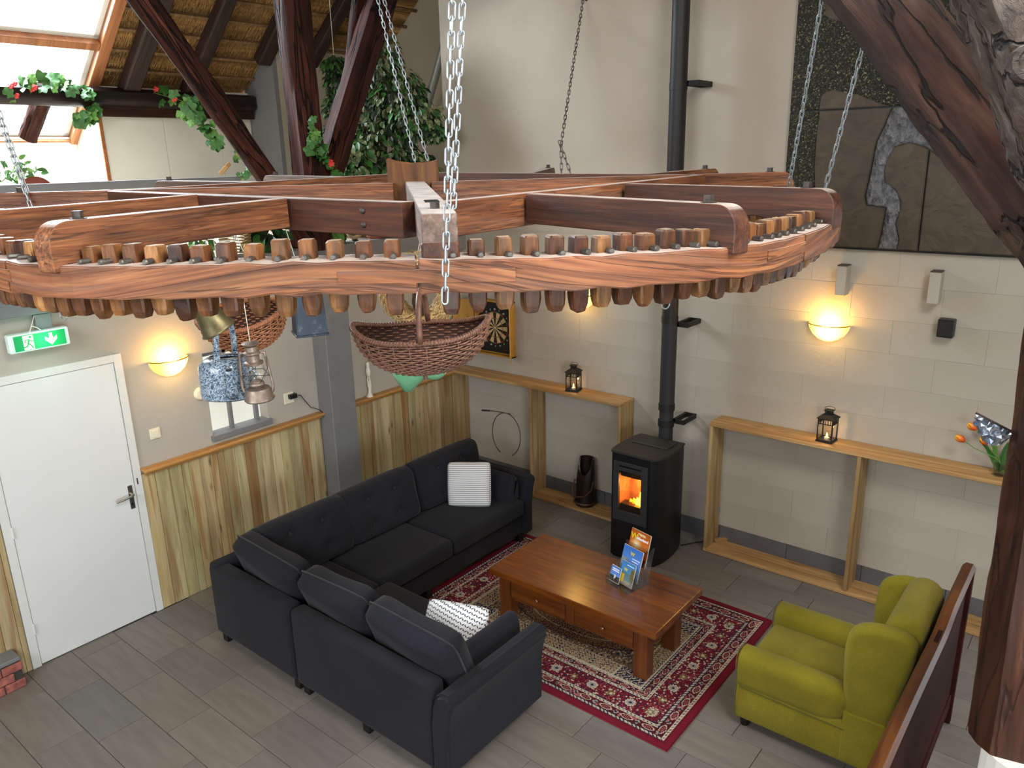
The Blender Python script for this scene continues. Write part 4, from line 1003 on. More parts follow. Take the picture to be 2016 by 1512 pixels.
# ================================================================== CHURCH PEW seen from behind
PW = thing('pew', 'dark varnished wooden church pew with its back to us at lower right', 'pew', (5.2, -2.6, 0))
obj('back_panel', B1(-.012, .012, -1.10, 1.22, .12, 1.04, .002, 1), M['pew'], PW)
obj('back_frame', B1(-.006, .022, -1.10, 1.22, .12, .22, .003, 1), M['pew'], PW)
obj('seat', B1(-.12, -.012, -1.1, 1.22, .40, .43, .004, 1), M['pew'], PW)
pts = []
for i in range(60):
    y = -1.12+i*(2.40/59); z = 1.055 if y < .35 else 1.055
    z = 1.02+.055*(1/(1+math.exp(-(y-.62)/.05)))+.02*math.sin((y+1.1)*2.2)
    pts.append((y, z))
bm = BM(); prev = None
for y, z in pts:
    w1 = .03; q = [bm.verts.new((sx, y, z+dz)) for sx, dz in ((-w1,-.03), (-w1-.006,.0), (-w1*.6,.022), (w1*.6,.022), (w1+.006,0), (w1,-.03))]
    if prev:
        for j in range(6): bm.faces.new((prev[j], prev[(j+1)%6], q[(j+1)%6], q[j]))
    else: bm.faces.new(q)
    prev = q
bm.faces.new(prev[::-1]); obj('top_rail', bm, M['pewrail'], PW, smooth=True)
obj('end_stile', B1(-.03, .035, 1.22, 1.27, 0, 1.06, .004, 1), M['pew'], PW); obj('end_stile', B1(-.03, .035, -1.15, -1.10, 0, 1.0, .004, 1), M['pew'], PW)

# ================================================================== WALL SHELF FRAMES
def shelf_unit(label, x0, x1, posts, low0, x_open=None):
    cx = (x0+x1)/2; t = thing('shelf_frame', label, 'shelf', (cx, -.13, 0)); Z = 1.217
    for (a, b) in ((-.125, -.003), (-.000, .122)):
        obj('top_plank', B1(x0-cx, x1-cx, a, b, Z-.03, Z, .003, 1), M['pine_x'], t)
    for px_ in posts:
        obj('upright', B1(px_-.015-cx, px_+.015-cx, -.122, -.002, .03, Z-.03, .003, 1), M['pine_z'], t)
        obj('upright', B1(px_-.015-cx, px_+.015-cx, .002, .119, .03, Z-.03, .003, 1), M['pine_z'], t)
    for (a, b) in ((-.125, -.003), (-.000, .117)):
        obj('bottom_plank', B1(low0-cx, x1-cx, a, b, .002, .03, .003, 1), M['pine_x'], t)
    return t
s1_ = shelf_unit('pine plank shelf frame on the back wall between corner and stove', .025, 2.175, (.045, 1.115, 2.158), .025)
s2_ = shelf_unit('pine plank shelf frame on the back wall right of the stove', 3.05, 5.75, (3.068, 4.272, 5.5), 3.05)
cx2 = (3.05+5.75)/2
o = obj('corner_block', B1(0, .22, -.02, .02, 0, .03, .003, 1), M['pine_x'], s2_, (3.09-cx2, .03, .032), (0, 0, rad(55)))
obj('angle_bracket', B1(3.084-cx2, 3.09-cx2, .06, .10, .30, .36, .001, 1), M['zinc'], s2_)

# ================================================================== PELLET STOVE
PX, PY = 2.645, -.56
stv = thing('pellet_stove', 'black pellet stove with a burning fire behind glass before the back wall', 'stove', (PX, PY, 0))
def outline(s=1.0):
    base = [(-.205,-.262),(.165,-.262),(.215,-.225),(.243,-.13),(.248,0),(.24,.13),(.215,.24),(-.215,.24),(-.238,.13),(-.243,0),(-.238,-.14),(-.225,-.22)]
    return [(x*s, y*s) for x, y in base]
def solid(name, s, z0, z1, m, bev=.008, parent=None):
    bm = BM(); prism(bm, outline(s), 'z', z0, z1); bmesh.ops.recalc_face_normals(bm, faces=bm.faces)
    bmesh.ops.subdivide_edges(bm, edges=[], cuts=0)
    bmesh.ops.bevel(bm, geom=[e for e in bm.edges if abs(e.verts[0].co.z-e.verts[1].co.z) < 1e-5], offset=bev, segments=2, affect='EDGES')
    return obj(name, bm, m, parent or stv, smooth=True)
solid('plinth', .95, 0.0, .03, M['black'])
# body shell with a fire chamber opening: build as four blocks around the hole
def shell():
    bm = BM(); o = outline(1.0); n = len(o)
    def ring(z): return [bm.verts.new((x, y, z)) for x, y in o]
    zs = [.03, .99]; A_, B_ = ring(zs[0]), ring(zs[1])
    for i in range(n):
        if i == 0: continue
        bm.faces.new((A_[i], A_[(i+1)%n], B_[(i+1)%n], B_[i]))
    bm.faces.new(A_[::-1]); bm.faces.new(B_)
    return bm
obj('body', shell(), M['stove'], stv, smooth=True)
HX0, HX1, HZ0, HZ1 = -.13, .085, .475, .845
bm = BM()
for (a, b, c_, d_) in ((-.205, HX0, .03, .99), (HX1, .165, .03, .99), (HX0, HX1, .03, HZ0), (HX0, HX1, HZ1, .99)):
    box(bm, a, b, -.262, -.252, c_, d_)
obj('front_panel', bm, M['stove'], stv)
bm = BM()
for (a, b, c_, d_) in ((-.185, HX0, .38, .925), (HX1, .145, .38, .925), (HX0, HX1, .38, HZ0), (HX0, HX1, HZ1, .875), (HX0, HX1, .893, .925)):
    box(bm, a, b, -.274, -.262, c_, d_, .0015, 1)
dro = obj('door', bm, plain('door grey enamel', '3a3c40', .4, .3, .08, 20, .03), stv)
obj('grip_slot', B1(HX0, HX1, -.268, -.262, .875, .893), M['blackp'], dro)
obj('lower_panel', B1(-.185, .145, -.268, -.262, .045, .365, .002, 1), M['stove'], stv)
obj('pane', B1(HX0, HX1, -.268, -.2665, HZ0, HZ1), M['glass'], dro)
chm = plain('fire chamber brick', '8a5a34', .8, 0, .3, 20, .4)
bm = BM(); box(bm, HX0-.01, HX1+.01, -.05, -.04, HZ0, HZ1); box(bm, HX0-.02, HX0-.01, -.25, -.04, HZ0, HZ1); box(bm, HX1+.01, HX1+.02, -.25, -.04, HZ0, HZ1); box(bm, HX0-.02, HX1+.02, -.25, -.04, HZ1, HZ1+.01)
obj('fire_chamber', bm, chm, stv)
obj('ash_lip', B1(HX0, HX1, -.245, -.15, HZ0-.01, HZ0+.055, .004, 1), M['blackp'], stv)
obj('baffle', B1(HX0, HX1, -.245, -.10, HZ1-.06, HZ1, .004, 1), M['blackp'], stv)
bm = BM()
for i in range(11):
    z = .9965
    box(bm, -.19+i*0, .19, -.225+i*.013, -.219+i*.013, 1.0, 1.006)
obj('grille', bm, M['stove_top'], stv)
solid('top_plate', 1.03, .99, 1.008, M['stove_top'], .006)
obj('pellet_lid', B1(-.175, .175, .0, .19, 1.006, 1.02, .005, 1), M['stove_top'], stv)
def flame(x, y, z, r_, h_, m, nm):
    bm = BM(); lathe(bm, [(0,0),(r_*.7,h_*.04),(r_,h_*.2),(r_*.85,h_*.4),(r_*.5,h_*.65),(r_*.2,h_*.88),(0,h_)], 10)
    for v in bm.verts: v.co.x += .25*r_*math.sin(v.co.z/h_*5)
    return obj(nm, bm, m, stv, (x, y, z), smooth='all')
FM = emis('flame yellow', 'ffb428', 9.0); FO = emis('flame orange', 'ff6a10', 4.0)
flame(.045, -.19, HZ0+.05, .032, .13, FM, 'flame'); flame(.01, -.18, HZ0+.05, .03, .07, FM, 'flame'); flame(-.03, -.17, HZ0+.05, .03, .05, FO, 'flame'); flame(.06, -.16, HZ0+.05, .028, .10, FO, 'flame'); flame(-.07, -.16, HZ0+.05, .02, .03, FO, 'flame')
l = bpy.data.lights.new('stove_fire', 'POINT'); l.energy = 4.5; l.color = (1, .42, .1); l.shadow_soft_size = .03
lo = bpy.data.objects.new('stove_fire', l); C.objects.link(lo); lo.location = (PX+.0, PY-.15, .68)
# flue
fl = thing('flue_pipe', 'black flue pipe rising from behind the stove up the back wall', 'flue pipe', (2.652, -.27, 0))
obj('pipe', tube(BM(), [(0,0,.55),(0,0,1.285)], .062, 28), M['flue'], fl, smooth=True)
obj('pipe', tube(BM(), [(0,0,1.285),(0,0,2.06)], .066, 28), M['flue'], fl, smooth=True)
obj('pipe', tube(BM(), [(0,0,2.06),(0,0,6.5)], .068, 28), M['black'], fl, smooth=True)
for z in (1.14, 1.29, 2.07, 3.93): obj('collar', tube(BM(), [(0,0,z-.028),(0,0,z+.028)], .0715, 28), M['black'], fl, smooth=True)
for z in (1.16, 2.03, 3.95):
    bm = BM(); box(bm, .05, .075, .02, .27, z-.02, z+.02); box(bm, .05, .16, .255, .27, z-.02, z+.02); box(bm, .145, .16, .03, .27, z-.02, z+.02); box(bm, .05, .16, .02, .035, z-.02, z+.02)
    obj('wall_bracket', bm, M['black'], fl)
cb = obj('power_cable', tube(BM(), [(3.03,-.02,.33),(3.035,-.05,.28),(3.06,-.06,.15),(3.02,-.10,.02),(2.95,-.16,.012),(2.86,-.30,.012)], .005, 6), M['blackp'])
tag(cb, 'thin black cable between the stove and the wall socket', 'cable')
pg = tag(obj('wall_socket', B1(3.0, 3.06, -.035, .0, .30, .36, .006, 2), M['plastic']), 'small socket low on the back wall just right of the stove', 'socket')
# ================================================================== WALL LAMPS
def wall_lamp(loc, rz, label, power=7.5):
    t = thing('wall_lamp', label, 'wall lamp', loc, (0, 0, rz), 'half bowl wall lamps')
    # local: wall plane y=0, bowl to -y
    bm = BM(); n = 22; rings = []
    prof = [(.15,.0),(.152,-.008),(.142,-.04),(.118,-.08),(.08,-.112),(.04,-.13),(.001,-.135)]
    for r, z in prof: rings.append([bm.verts.new((r*math.cos(PI+PI*k/n), r*.78*math.sin(PI+PI*k/n), z)) for k in range(n+1)])
    for a, b in zip(rings, rings[1:]):
        for k in range(n): bm.faces.new((a[k], a[k+1], b[k+1], b[k]))
    obj('glass_bowl', bm, M['lampglow'], t, smooth='all')
    bm = BM(); tube(bm, [(.152*math.cos(PI+PI*k/24), .119*math.sin(PI+PI*k/24), .002) for k in range(25)], .0045, 6)
    obj('brass_rim', bm, M['brass'], t)
    obj('back_plate', B1(-.09, .09, -.012, 0, -.09, -.005, .003, 1), M['cream'], t)
    obj('bulb', sph(BM(), (.02, -.06, -.03), .026, 12, 1.2), M['lampcore'], t)
    l = bpy.data.lights.new('lamp_light', 'POINT'); l.energy = power; l.color = (1, .52, .11); l.shadow_soft_size = .028
    lo = bpy.data.objects.new('lamp_light', l); C.objects.link(lo)
    lo.location = Vector(loc)+Matrix.Rotation(rz, 3, 'Z') @ Vector((.0, -.06, .012))
    l2 = bpy.data.lights.new('lamp_glow', 'POINT'); l2.energy = power*.30; l2.color = (1, .6, .18); l2.shadow_soft_size = .05
    lo = bpy.data.objects.new('lamp_glow', l2); C.objects.link(lo)
    lo.location = Vector(loc)+Matrix.Rotation(rz, 3, 'Z') @ Vector((.0, -.175, -.06))
wall_lamp((3.885, -.006, 2.125), 0, 'lit half-bowl wall lamp on the back wall under the stone relief')
wall_lamp((1.58, -.006, 2.15), 0, 'lit half-bowl wall lamp on the back wall, mostly hidden by the cogs')
wall_lamp((.001, -3.34, 2.0), rad(90), 'lit half-bowl wall lamp on the left wall beside the white door')
# ================================================================== EXIT SIGN
ex = thing('exit_sign', 'green illuminated emergency exit sign with running figure and down arrow', 'exit sign', (.115, -4.235, 2.338))
ex.rotation_euler = (rad(0), 0, 0)
obj('housing', B1(-.05, .012, -.185, .185, -.062, .062, .012, 3), plain('sign housing', 'd6ece2', .4, var=.02, bump=0, emit='c8f4e0', es=.12), ex)
obj('sign_face', B1(.012, .015, -.155, .158, -.05, .05), emis('sign green', '079a56', .22), ex)
wm = emis('sign pictogram', 'e6f0c0', .45); gm = emis('sign figure green', '0b8a4f', .5)
def yz(poly, m, nm, x0=.015, x1=.0165):
    bm = BM(); prism(bm, poly, 'x', x0, x1); bmesh.ops.recalc_face_normals(bm, faces=bm.faces); return obj(nm, bm, m, ex)
yz([(-.102,-.048),(-.04,-.048),(-.04,.046),(-.102,.046)], wm, 'doorway')
bm = BM()
def stroke(bm, pts, r, x): 
    for a, b in zip(pts, pts[1:]): tube(bm, [(x, *a), (x, *b)], r, 6)
stroke(bm, [(-.066,.020),(-.074,-.006)], .0055, .0165); stroke(bm, [(-.074,-.006),(-.058,-.020),(-.048,-.042)], .004, .0165)
stroke(bm, [(-.074,-.006),(-.082,-.026),(-.104,-.028)], .004, .0165); stroke(bm, [(-.067,.018),(-.088,.016),(-.094,.0)], .0032, .0165)
stroke(bm, [(-.067,.018),(-.052,.004),(-.038,.008)], .0032, .0165); sph(bm, (.0165,-.058,.034), .0075, 10)
for v in bm.verts: v.co.x = .0165+(v.co.x-.0165)*.15
obj('running_figure', bm, gm, ex)
yz([(.056,.040),(.078,.040),(.078,.002),(.104,.020),(.104,-.004),(.067,-.040),(.030,-.004),(.030,.020),(.056,.002)], wm, 'arrow')
obj('hanger_wire', tube(BM(), [(-.05,.02,.17),(.0,-.03,.10),(.0,-.05,.06)], .003, 5), M['rope'], ex)
obj('hanger_wire', tube(BM(), [(0,-.03,.10),(.0,.0,.085),(.0,.02,.065)], .003, 5), M['rope'], ex)
l = bpy.data.lights.new('sign_light', 'POINT'); l.energy = 1.2; l.color = (.3, 1, .65); l.shadow_soft_size = .08
lo = bpy.data.objects.new('sign_light', l); C.objects.link(lo); lo.location = (.2, -4.2, 2.34)
# ================================================================== SWITCH, SOCKET, CABLE, PLATE, SPEAKER, CORBELS
t = thing('light_switch', 'cream light switch on the left wall beside the white door', 'switch', (0, -3.53, 1.45))
obj('plate', B1(0, .012, -.042, .042, -.042, .042, .004, 2), M['plastic'], t); obj('rocker', B1(.012, .018, -.026, .026, -.028, .028, .002, 1), M['plastic'], t)
t = thing('wall_socket', 'cream wall socket left of the grey post', 'socket', (0, -2.31, 1.42))
obj('plate', B1(0, .012, -.05, .05, -.05, .05, .004, 2), M['plastic'], t); obj('recess', tube(BM(), [(.0115,-.0,0),(.0125,0,0)], .022, 18), M['trimwhite'], t)
obj('adapter_plug', B1(.012, .05, -.012, .062, -.005, .035, .004, 2), M['blackp'], None, (0, -2.31, 1.42))
tag(C.objects[-1] if False else bpy.data.objects['adapter_plug'], 'small black adapter plugged into the cream wall socket', 'plug')
tag(obj('plug_cable', tube(BM(), [(.04,-2.25,1.43),(.03,-2.20,1.42),(.02,-2.15,1.35),(.02,-2.10,1.28),(.06,-2.03,1.24),(.06,-2.005,1.21)], .0035, 6), M['blackp']), 'thin dark cable from the adapter down to the pine cap rail', 'cable')
tag(obj('round_wall_plate', lathe(BM(), [(0,.03),(.04,.028),(.052,.015),(.055,0),(0,0)], 20, Matrix.Translation((0,-3.12,1.665)) @ Matrix.Rotation(rad(90),4,'Y')), M['plastic'], smooth=True), 'round cream plate on the left wall behind the enamel kettle', 'wall plate')
for (x, z, lb) in ((3.97, 2.46, 'small pale plastered block high on the back wall above the lamp'), (4.60, 2.46, 'small pale plastered block high on the back wall, the right one of two')):
    t = thing('wall_block', lb, 'block', (x, 0, z), group='plastered blocks below the stone relief')
    obj('body', B1(-.036, .036, -.11, 0, -.09, .135, .005, 1), M['plaster'], t); obj('top_gap', B1(-.036, .036, -.112, 0, .135, .140), M['iron'], t)
t = thing('speaker', 'small black box speaker on the back wall right of the lamp', 'speaker', (4.70, 0, 2.20))
obj('body', B1(-.052, .052, -.085, 0, -.065, .065, .006, 2), M['blackp'], t); obj('grille', B1(-.044, .044, -.088, -.085, -.056, .056, .002, 1), M['black'], t)
# ================================================================== LANTERNS
def lantern(loc, rz, label, lit):
    t = thing('lantern', label, 'lantern', loc, (0, 0, rz), 'black metal lanterns on the shelf frames'); s = .055; K = M['black']
    obj('base', B1(-s-.01, s+.01, -s-.01, s+.01, 0, .014, .002, 1), K, t)
    for a in (-1, 1):
        for b in (-1, 1): obj('corner_post', B1(a*s-.005, a*s+.005, b*s-.005, b*s+.005, .014, .19), K, t)
    bm = BM()
    for i in range(7):
        p = -s+2*s*i/6
        for q in (-s, s): box(bm, p-.002, p+.002, q-.0025, q+.0025, .15, .19); box(bm, q-.0025, q+.0025, p-.002, p+.002, .15, .19)
    for q in (-s, s):
        box(bm, -s, s, q-.003, q+.003, .146, .152); box(bm, q-.003, q+.003, -s, s, .146, .152); box(bm, -s, s, q-.003, q+.003, .188, .194); box(bm, q-.003, q+.003, -s, s, .188, .194)
        box(bm, -s, s, q-.003, q+.003, .014, .02); box(bm, q-.003, q+.003, -s, s, .014, .02)
    stuff(obj('fretwork', bm, K, t))
    bm = BM(); lathe(bm, [(0,.225),(.045,.222),(.097,.195),(.097,.191),(0,.191)], 4, Matrix.Rotation(rad(45), 4, 'Z')); rf_ = obj('roof', bm, K, t)
    bm = BM()
    for a in (-1, 1):
        for b in (-1, 1): box(bm, a*.022-.003, a*.022+.003, b*.022-.003, b*.022+.003, .215, .25)
    box(bm, -.018, .018, -.018, .018, .218, .246)
    obj('chimney', bm, K, t); obj('cap', B1(-.032, .032, -.032, .032, .25, .256, .001, 1), K, t)
    obj('handle_ring', tube(BM(), [(.04*math.cos(2*PI*i/24), .012+.02*math.sin(2*PI*i/24), .262+.014*math.sin(2*PI*i/24)) for i in range(24)], .002, 6, closed=True), K, t)
    for a, b in ((-1,0),(1,0),(0,-1),(0,1)):
        obj('pane', B1(a*s-.001 if a else -s+.006, a*s+.001 if a else s-.006, b*s-.001 if b else -s+.006, b*s+.001 if b else s-.006, .02, .146), M['glass'], t)
    cdl = obj('tealight', lathe(BM(), [(0,.03),(.019,.03),(.02,.014),(0,.014)], 16), M['cream'], t)
    if lit:
        obj('flame', lathe(BM(), [(0,.034),(.007,.042),(.005,.056),(0,.07)], 8), M['candle'], cdl)
        l = bpy.data.lights.new('candle_light', 'POINT'); l.energy = lit; l.color = (1, .6, .25); l.shadow_soft_size = .01
        lo = bpy.data.objects.new('candle_light', l); C.objects.link(lo); lo.location = (loc[0], loc[1], loc[2]+.09)
lantern((1.565, -.13, 1.217), rad(12), 'black lantern on the shelf frame left of the stove', .25)
lantern((3.985, -.125, 1.217), rad(-3), 'black lantern with a clearly lit tealight on the right shelf frame', .5)
# ================================================================== VASE OF TULIPS
t = thing('tulip_vase', 'clear glass vase at the right end of the shelf frame', 'vase', (5.165, -.13, 1.217))
obj('glass_body', lathe(BM(), [(0,.004),(.038,.004),(.04,0),(.044,.0),(.046,.12),(.052,.15),(.048,.15),(.042,.12),(.04,.01),(0,.01)], 24), M['glass'], t, smooth=True)
obj('water', lathe(BM(), [(0,.011),(.039,.011),(.041,.09),(0,.09)], 20), glass('vase water', 'dfe8dc', .2), t)
TM = NT('tulip petal'); gg = TM.new('ShaderNodeTexCoord'); sp = TM.new('ShaderNodeSeparateXYZ'); TM.l(gg.outputs['Generated'], sp.inputs[0])
TM.l(TM.ramp(sp.outputs['Z'], [(.05, 'c8361c'), (.55, 'ee7a1e'), (1.0, 'f8c63a')]), TM.b.inputs['Base Color'])
heads = [((-.239,-.02,.211),'pale orange tulip bent far left'), ((-.179,-.02,.311),'orange tulip, highest of the left ones'), ((-.099,-.03,.222),'orange tulip bent forward in the middle'), ((-.125,.03,.29),'dark red tulip behind the silver leaf')]
def leafblade(p0, p1, wd, bend, m, nm, parent, n=6):
    p0, p1 = Vector(p0), Vector(p1); d = p1-p0; sd = d.cross(Vector((0,1,.2))).normalized(); bm = BM(); prev = None
    for i in range(n+1):
        q = i/n; c = p0+d*q+Vector(bend)*math.sin(q*PI); w_ = wd*math.sin(PI*min(1, q*.93+.07))**.7
        nn = sd.cross(d).normalized()*w_*.25
        v = [bm.verts.new(c-sd*w_), bm.verts.new(c-nn), bm.verts.new(c+sd*w_)]
        if prev:
            bm.faces.new((prev[0], prev[1], v[1], v[0])); bm.faces.new((prev[1], prev[2], v[2], v[1]))
        prev = v
    return obj(nm, bm, m, parent, smooth='all')
for (h, lb) in heads:
    tu = thing('tulip', lb+' in the glass vase', 'tulip', (5.165, -.13, 1.217)); h = Vector(h)
    obj('stem', tube(BM(), [(h.x*-.25, h.y*-.25, .015), (h.x*.12, h.y*.2, .12), tuple(h*.7+Vector((0,0,.02))), tuple(h)], .0035, 6), M['leaf_l'], tu)
    dz = Vector((h.x*1.0, h.y, .12)).normalized(); q = dz.to_track_quat('Z', 'X').to_matrix().to_4x4()
    for k in range(6):
        bm = BM(); prev = None
        for i in range(6):
            u = i/5; rr2 = .0185*math.sin(.35+u*2.2)*(1 if k % 2 else .9); zz = -.004+.045*u; hw = .55*(1-.55*u**2)
            row = [bm.verts.new((rr2*math.cos(k*PI/3+a*hw), rr2*math.sin(k*PI/3+a*hw), zz)) for a in (-1, 0, 1)]
            if prev: bm.faces.new((prev[0], prev[1], row[1], row[0])); bm.faces.new((prev[1], prev[2], row[2], row[1]))
            prev = row
        o = obj('petal', bm, TM.m, tu, smooth='all'); o.matrix_basis = Matrix.Translation(h) @ q @ Matrix.Scale(1.5, 4)
for i, (p1, wd, bd) in enumerate((((-.15,-.03,.24),.014,(0,0,.03)), ((-.04,-.03,.30),.016,(-.02,0,0)), ((.05,-.02,.27),.018,(.0,0,.02)), ((.085,-.02,.17),.018,(.02,0,.02)), ((.02,.03,.25),.02,(0,0,0)), ((-.12,.02,.2),.017,(0,0,.02)), ((.06,-.05,.14),.018,(.03,0,0)))):
    leafblade((R.uniform(-.02,.02), R.uniform(-.02,.02), .03), p1, wd, bd, M['leaf_l'] if i % 2 else M['leaf'], 'leaf', t, 8)
# silver crumpled leaf on a dark rod at the timber post
sv = thing('silver_leaf', 'crumpled silver foil leaf on a dark rod sticking out from the post at right', 'ornament', (5.43, -2.76, 2.36))
obj('rod', tube(BM(), [(.06,.03,-.015),(-.02,-.015,.02),(-.135,-.07,.085)], .0045, 8), M['iron'], sv)
rr = random.Random(9); bm = BM(); g = []
for i in range(13):
    u = i/12; row = []
    c = Vector((-.01,-.005,.014)).lerp(Vector((-.13,-.068,.082)), u); drop = (.085*math.sin(PI*(.12+.80*(1-u)))**.8+.004)
    for j in range(6):
        v = j/5; row.append(bm.verts.new(c+Vector((-.012*v+rr.uniform(-.006,.006), rr.uniform(-.012,.012), -drop*v+rr.uniform(-.004,.004)))))
    g.append(row)
for a, b in zip(g, g[1:]):
    for j in range(5): bm.faces.new((a[j], a[j+1], b[j+1], b[j]))
obj('foil', bm, plain('silver foil', 'b4bcc8', .28, .9, .2, 60, .2), sv)
# ================================================================== BROCHURE RACK ON THE TABLE
rk = thing('brochure_rack', 'clear acrylic brochure rack standing on the coffee table', 'rack', (3.207, -1.848, .489), (0, 0, rad(-14))); rk.scale = (1.22, 1.22, 1.12)
ZR = rk.location.z
def tilt(y, z, a=18): return Matrix.Translation((0, y, z)) @ Matrix.Rotation(rad(-a), 4, 'X')
for nm, mt in (('back_sheet', B1(-.088, .088, .075, .078, .0, .245)), ('front_sheet', B1(-.088, .088, -.088, -.085, .0, .06)), ('mid_sheet', B1(-.088, .088, -.01, -.007, .02, .13))):
    o = obj(nm, mt, M['acryl'], rk); 
for x in (-.088, .086): 
    bm = BM(); prism(bm, [(-.09,0),(.08,0),(.13,.24),(.11,.24),(.03,.13),(-.09,.05)], 'x', x, x+.002); obj('side_sheet', bm, M['acryl'], rk)
obj('foot_sheet', B1(-.088, .088, -.09, .09, .0, .003), M['acryl'], rk)
def flat(name, c, emit=0): return plain(name, c, .35, var=.02, bump=0)
def mag(nm, label, w_, h_, x, y, z, a, cols, texts, shapes):
    t = thing(nm, label, 'magazine' if 'magazine' in nm else 'brochure', (0, 0, 0))
    base = Matrix.Translation(rk.location) @ Matrix.Rotation(rad(-14), 4, 'Z') @ Matrix.Diagonal((1.22, 1.22, 1.12, 1)) @ Matrix.Translation((x, y, z)) @ Matrix.Rotation(rad(-a), 4, 'X')
    t.matrix_basis = base
    obj('pages', B1(-w_/2, w_/2, 0, .007, 0, h_), M['cream'], t)
    # cover as vertical gradient cells
    nx, nz = 24, 34; me = bpy.data.meshes.new('cover'); V = []; F = []; col = []
    for j in range(nz+1):
        for i in range(nx+1): V.append((-w_/2+w_*i/nx, -.0006, h_*j/nz))
    for j in range(nz):
        for i in range(nx):
            k = j*(nx+1)+i; F.append((k, k+1, k+nx+2, k+nx+1)); c = cols((i+.5)/nx, (j+.5)/nz); col += [srgb(c)]*4
    me.from_pydata(V, [], F); ca_ = me.color_attributes.new('Col', 'FLOAT_COLOR', 'CORNER'); ca_.data.foreach_set('color', [x_ for c in col for x_ in c])
    link('cover', me, CM, t)
    for (s_, size, px_, pz_, c, b_) in texts:
        if not s_:
            obj('print_line', B1(px_, px_+size, -.0013, -.0006, pz_-.003, pz_+.003), flat('print '+c, c), t); continue
        text_mesh('cover_text', s_, size, flat('print '+c, c), t, Matrix.Translation((px_, -.0012, pz_)) @ Matrix.Rotation(rad(90), 4, 'X'), .0002, b_)
    return t
CM = attr_mat('printed cover', .3, 0, spec=.5)
def lerpc(a, b, f):
    A = [int(a[i:i+2], 16) for i in (0,2,4)]; B_ = [int(b[i:i+2], 16) for i in (0,2,4)]; f = max(0, min(1, f))
    return ''.join('%02x' % int(x+(y-x)*f) for x, y in zip(A, B_))
def c1(u, v):
    c = lerpc('d8782a', 'b0541c', (v-.5)*2) if v > .5 else lerpc('c8400f', 'e87420', v*2)
    s = math.hypot(u-.36, (v-.58)*1.35); c = lerpc('fff6c8', c, s*3.2)
    if v < .42+.10*math.sin(u*7+1)*(1 if u > .2 else .4): c = lerpc('5a1a0a', 'c04a18', math.hypot(u-.3, v-.4)*1.4 if u < .6 else .55)
    if v < .25: c = lerpc('2a0e08', '7c2a10', abs(u-.5))
    return c
def c2(u, v):
    c = lerpc('3f74c8', '7fa8e0', 1-v)
    if v < .62 and u < .34: c = lerpc('6f7f90', '9aa4a8', (u*37 % 1))
    return c
def c3(u, v):
    c = lerpc('6a93b8', '3c86c8', v)
    if v < .55: c = lerpc('7d8e90', '5f7f88', v*2)
    if u > .74 and .3 < v < .8: c = lerpc('8a7440', '5c5a34', (v*9) % 1)
    if v < .2: c = 'a09a88'
    if .1 < u < .32 and .12 < v < .48: c = 'd8b838'
    return c
def c4(u, v):
    c = lerpc('7aa4dc', '4f7fd0', v)
    if v < .42: c = lerpc('4c5648', '3a4238', v*3)
    if .42 < u < .6 and .2 < v < .5: c = 'e6dadc'
    if .5 < u < .85 and .08 < v < .28: c = '4a2c22'
    if v < .06: c = 'b8b4a8'
    return c
mag('magazine', 'magazine with an orange sunset cover at the back of the rack', .150, .215, .004, .058, .115, 14, c1, [('W', .052, -.072, .155, 'e8d028', .0015), ('addenland', .0245, -.036, .160, 'ffffff', .0009), ('', .055, -.02, .198, 'f2d8a0', 0), ('', .05, -.01, .190, 'f2d8a0', 0)], None)
mag('brochure', 'blue brochure with a yellow W in the middle tier of the rack', .150, .205, .0, -.002, .03, 16, c2, [('W', .030, -.015, .155, 'f0d428', .001), ('', .06, .006, .138, 'd8e6ff', 0), ('', .05, .006, .122, 'd8e6ff', 0)], None)
mag('brochure', 'blue and sand coloured brochure with a yellow W at the front right of the rack', .104, .150, .022, -.045, .012, 16, c3, [('W', .026, -.028, .092, 'f0d428', .001), ('', .055, -.012, .132, 'cfe2f4', 0)], None)
mag('brochure', 'small sky blue brochure with a rider at the front left of the rack', .074, .105, -.048, -.064, .008, 15, c4, [('', .052, -.027, .088, 'ffffff', 0), ('', .056, -.029, .076, 'ffffff', 0)], None)
# ================================================================== DARTBOARD CABINET
dc = thing('dartboard_cabinet', 'open yellow pine dartboard cabinet on the back wall near the corner', 'dart cabinet', (.50, -.006, 1.70))
dw_ = wood('yellow lacquered pine', [(.3, 'b88430'), (.6, 'd09c44'), (.8, 'deb060')], (14,14,1.2), .4, .3, .2, .2)
obj('back_board', B1(-.245, .245, -.012, 0, -.29, .29, .002, 1), dw_, dc)
for (a, b, c_, d_) in ((-.25, -.235, -.295, .295), (.235, .25, -.295, .295)): obj('side_board', B1(a, b, -.075, 0, c_, d_, .002, 1), dw_, dc)
for (c_, d_) in ((-.295, -.28), (.28, .295)): obj('side_board', B1(-.25, .25, -.075, 0, c_, d_, .002, 1), dw_, dc)
ld = obj('door', B1(-.24, 0, -.012, .0, -.29, .29, .003, 1), dw_, dc, (-.25, -.078, 0), (0, 0, rad(25)))
obj('chalk_board', B1(-.15, -.02, -.0145, -.012, -.14, .08), flat('green score board', '0c5a30'), ld)
for z in (-.06, .01): obj('chalk_line', B1(-.15, -.02, -.0155, -.0145, z-.002, z+.002), M['rope'], ld)
obj('chalk_line', B1(-.088, -.084, -.0155, -.0145, -.14, .08), M['rope'], ld)
rd_ = obj('door', B1(0, .24, -.012, .0, -.29, .29, .003, 1), dw_, dc, (.25, -.078, 0), (0, 0, rad(-52)))
obj('chalk_board', B1(.02, .22, -.0145, -.012, -.14, .2), flat('dark score board', '2c1410'), rd_)
db = obj('dartboard', BM(), M['blackp'], dc)
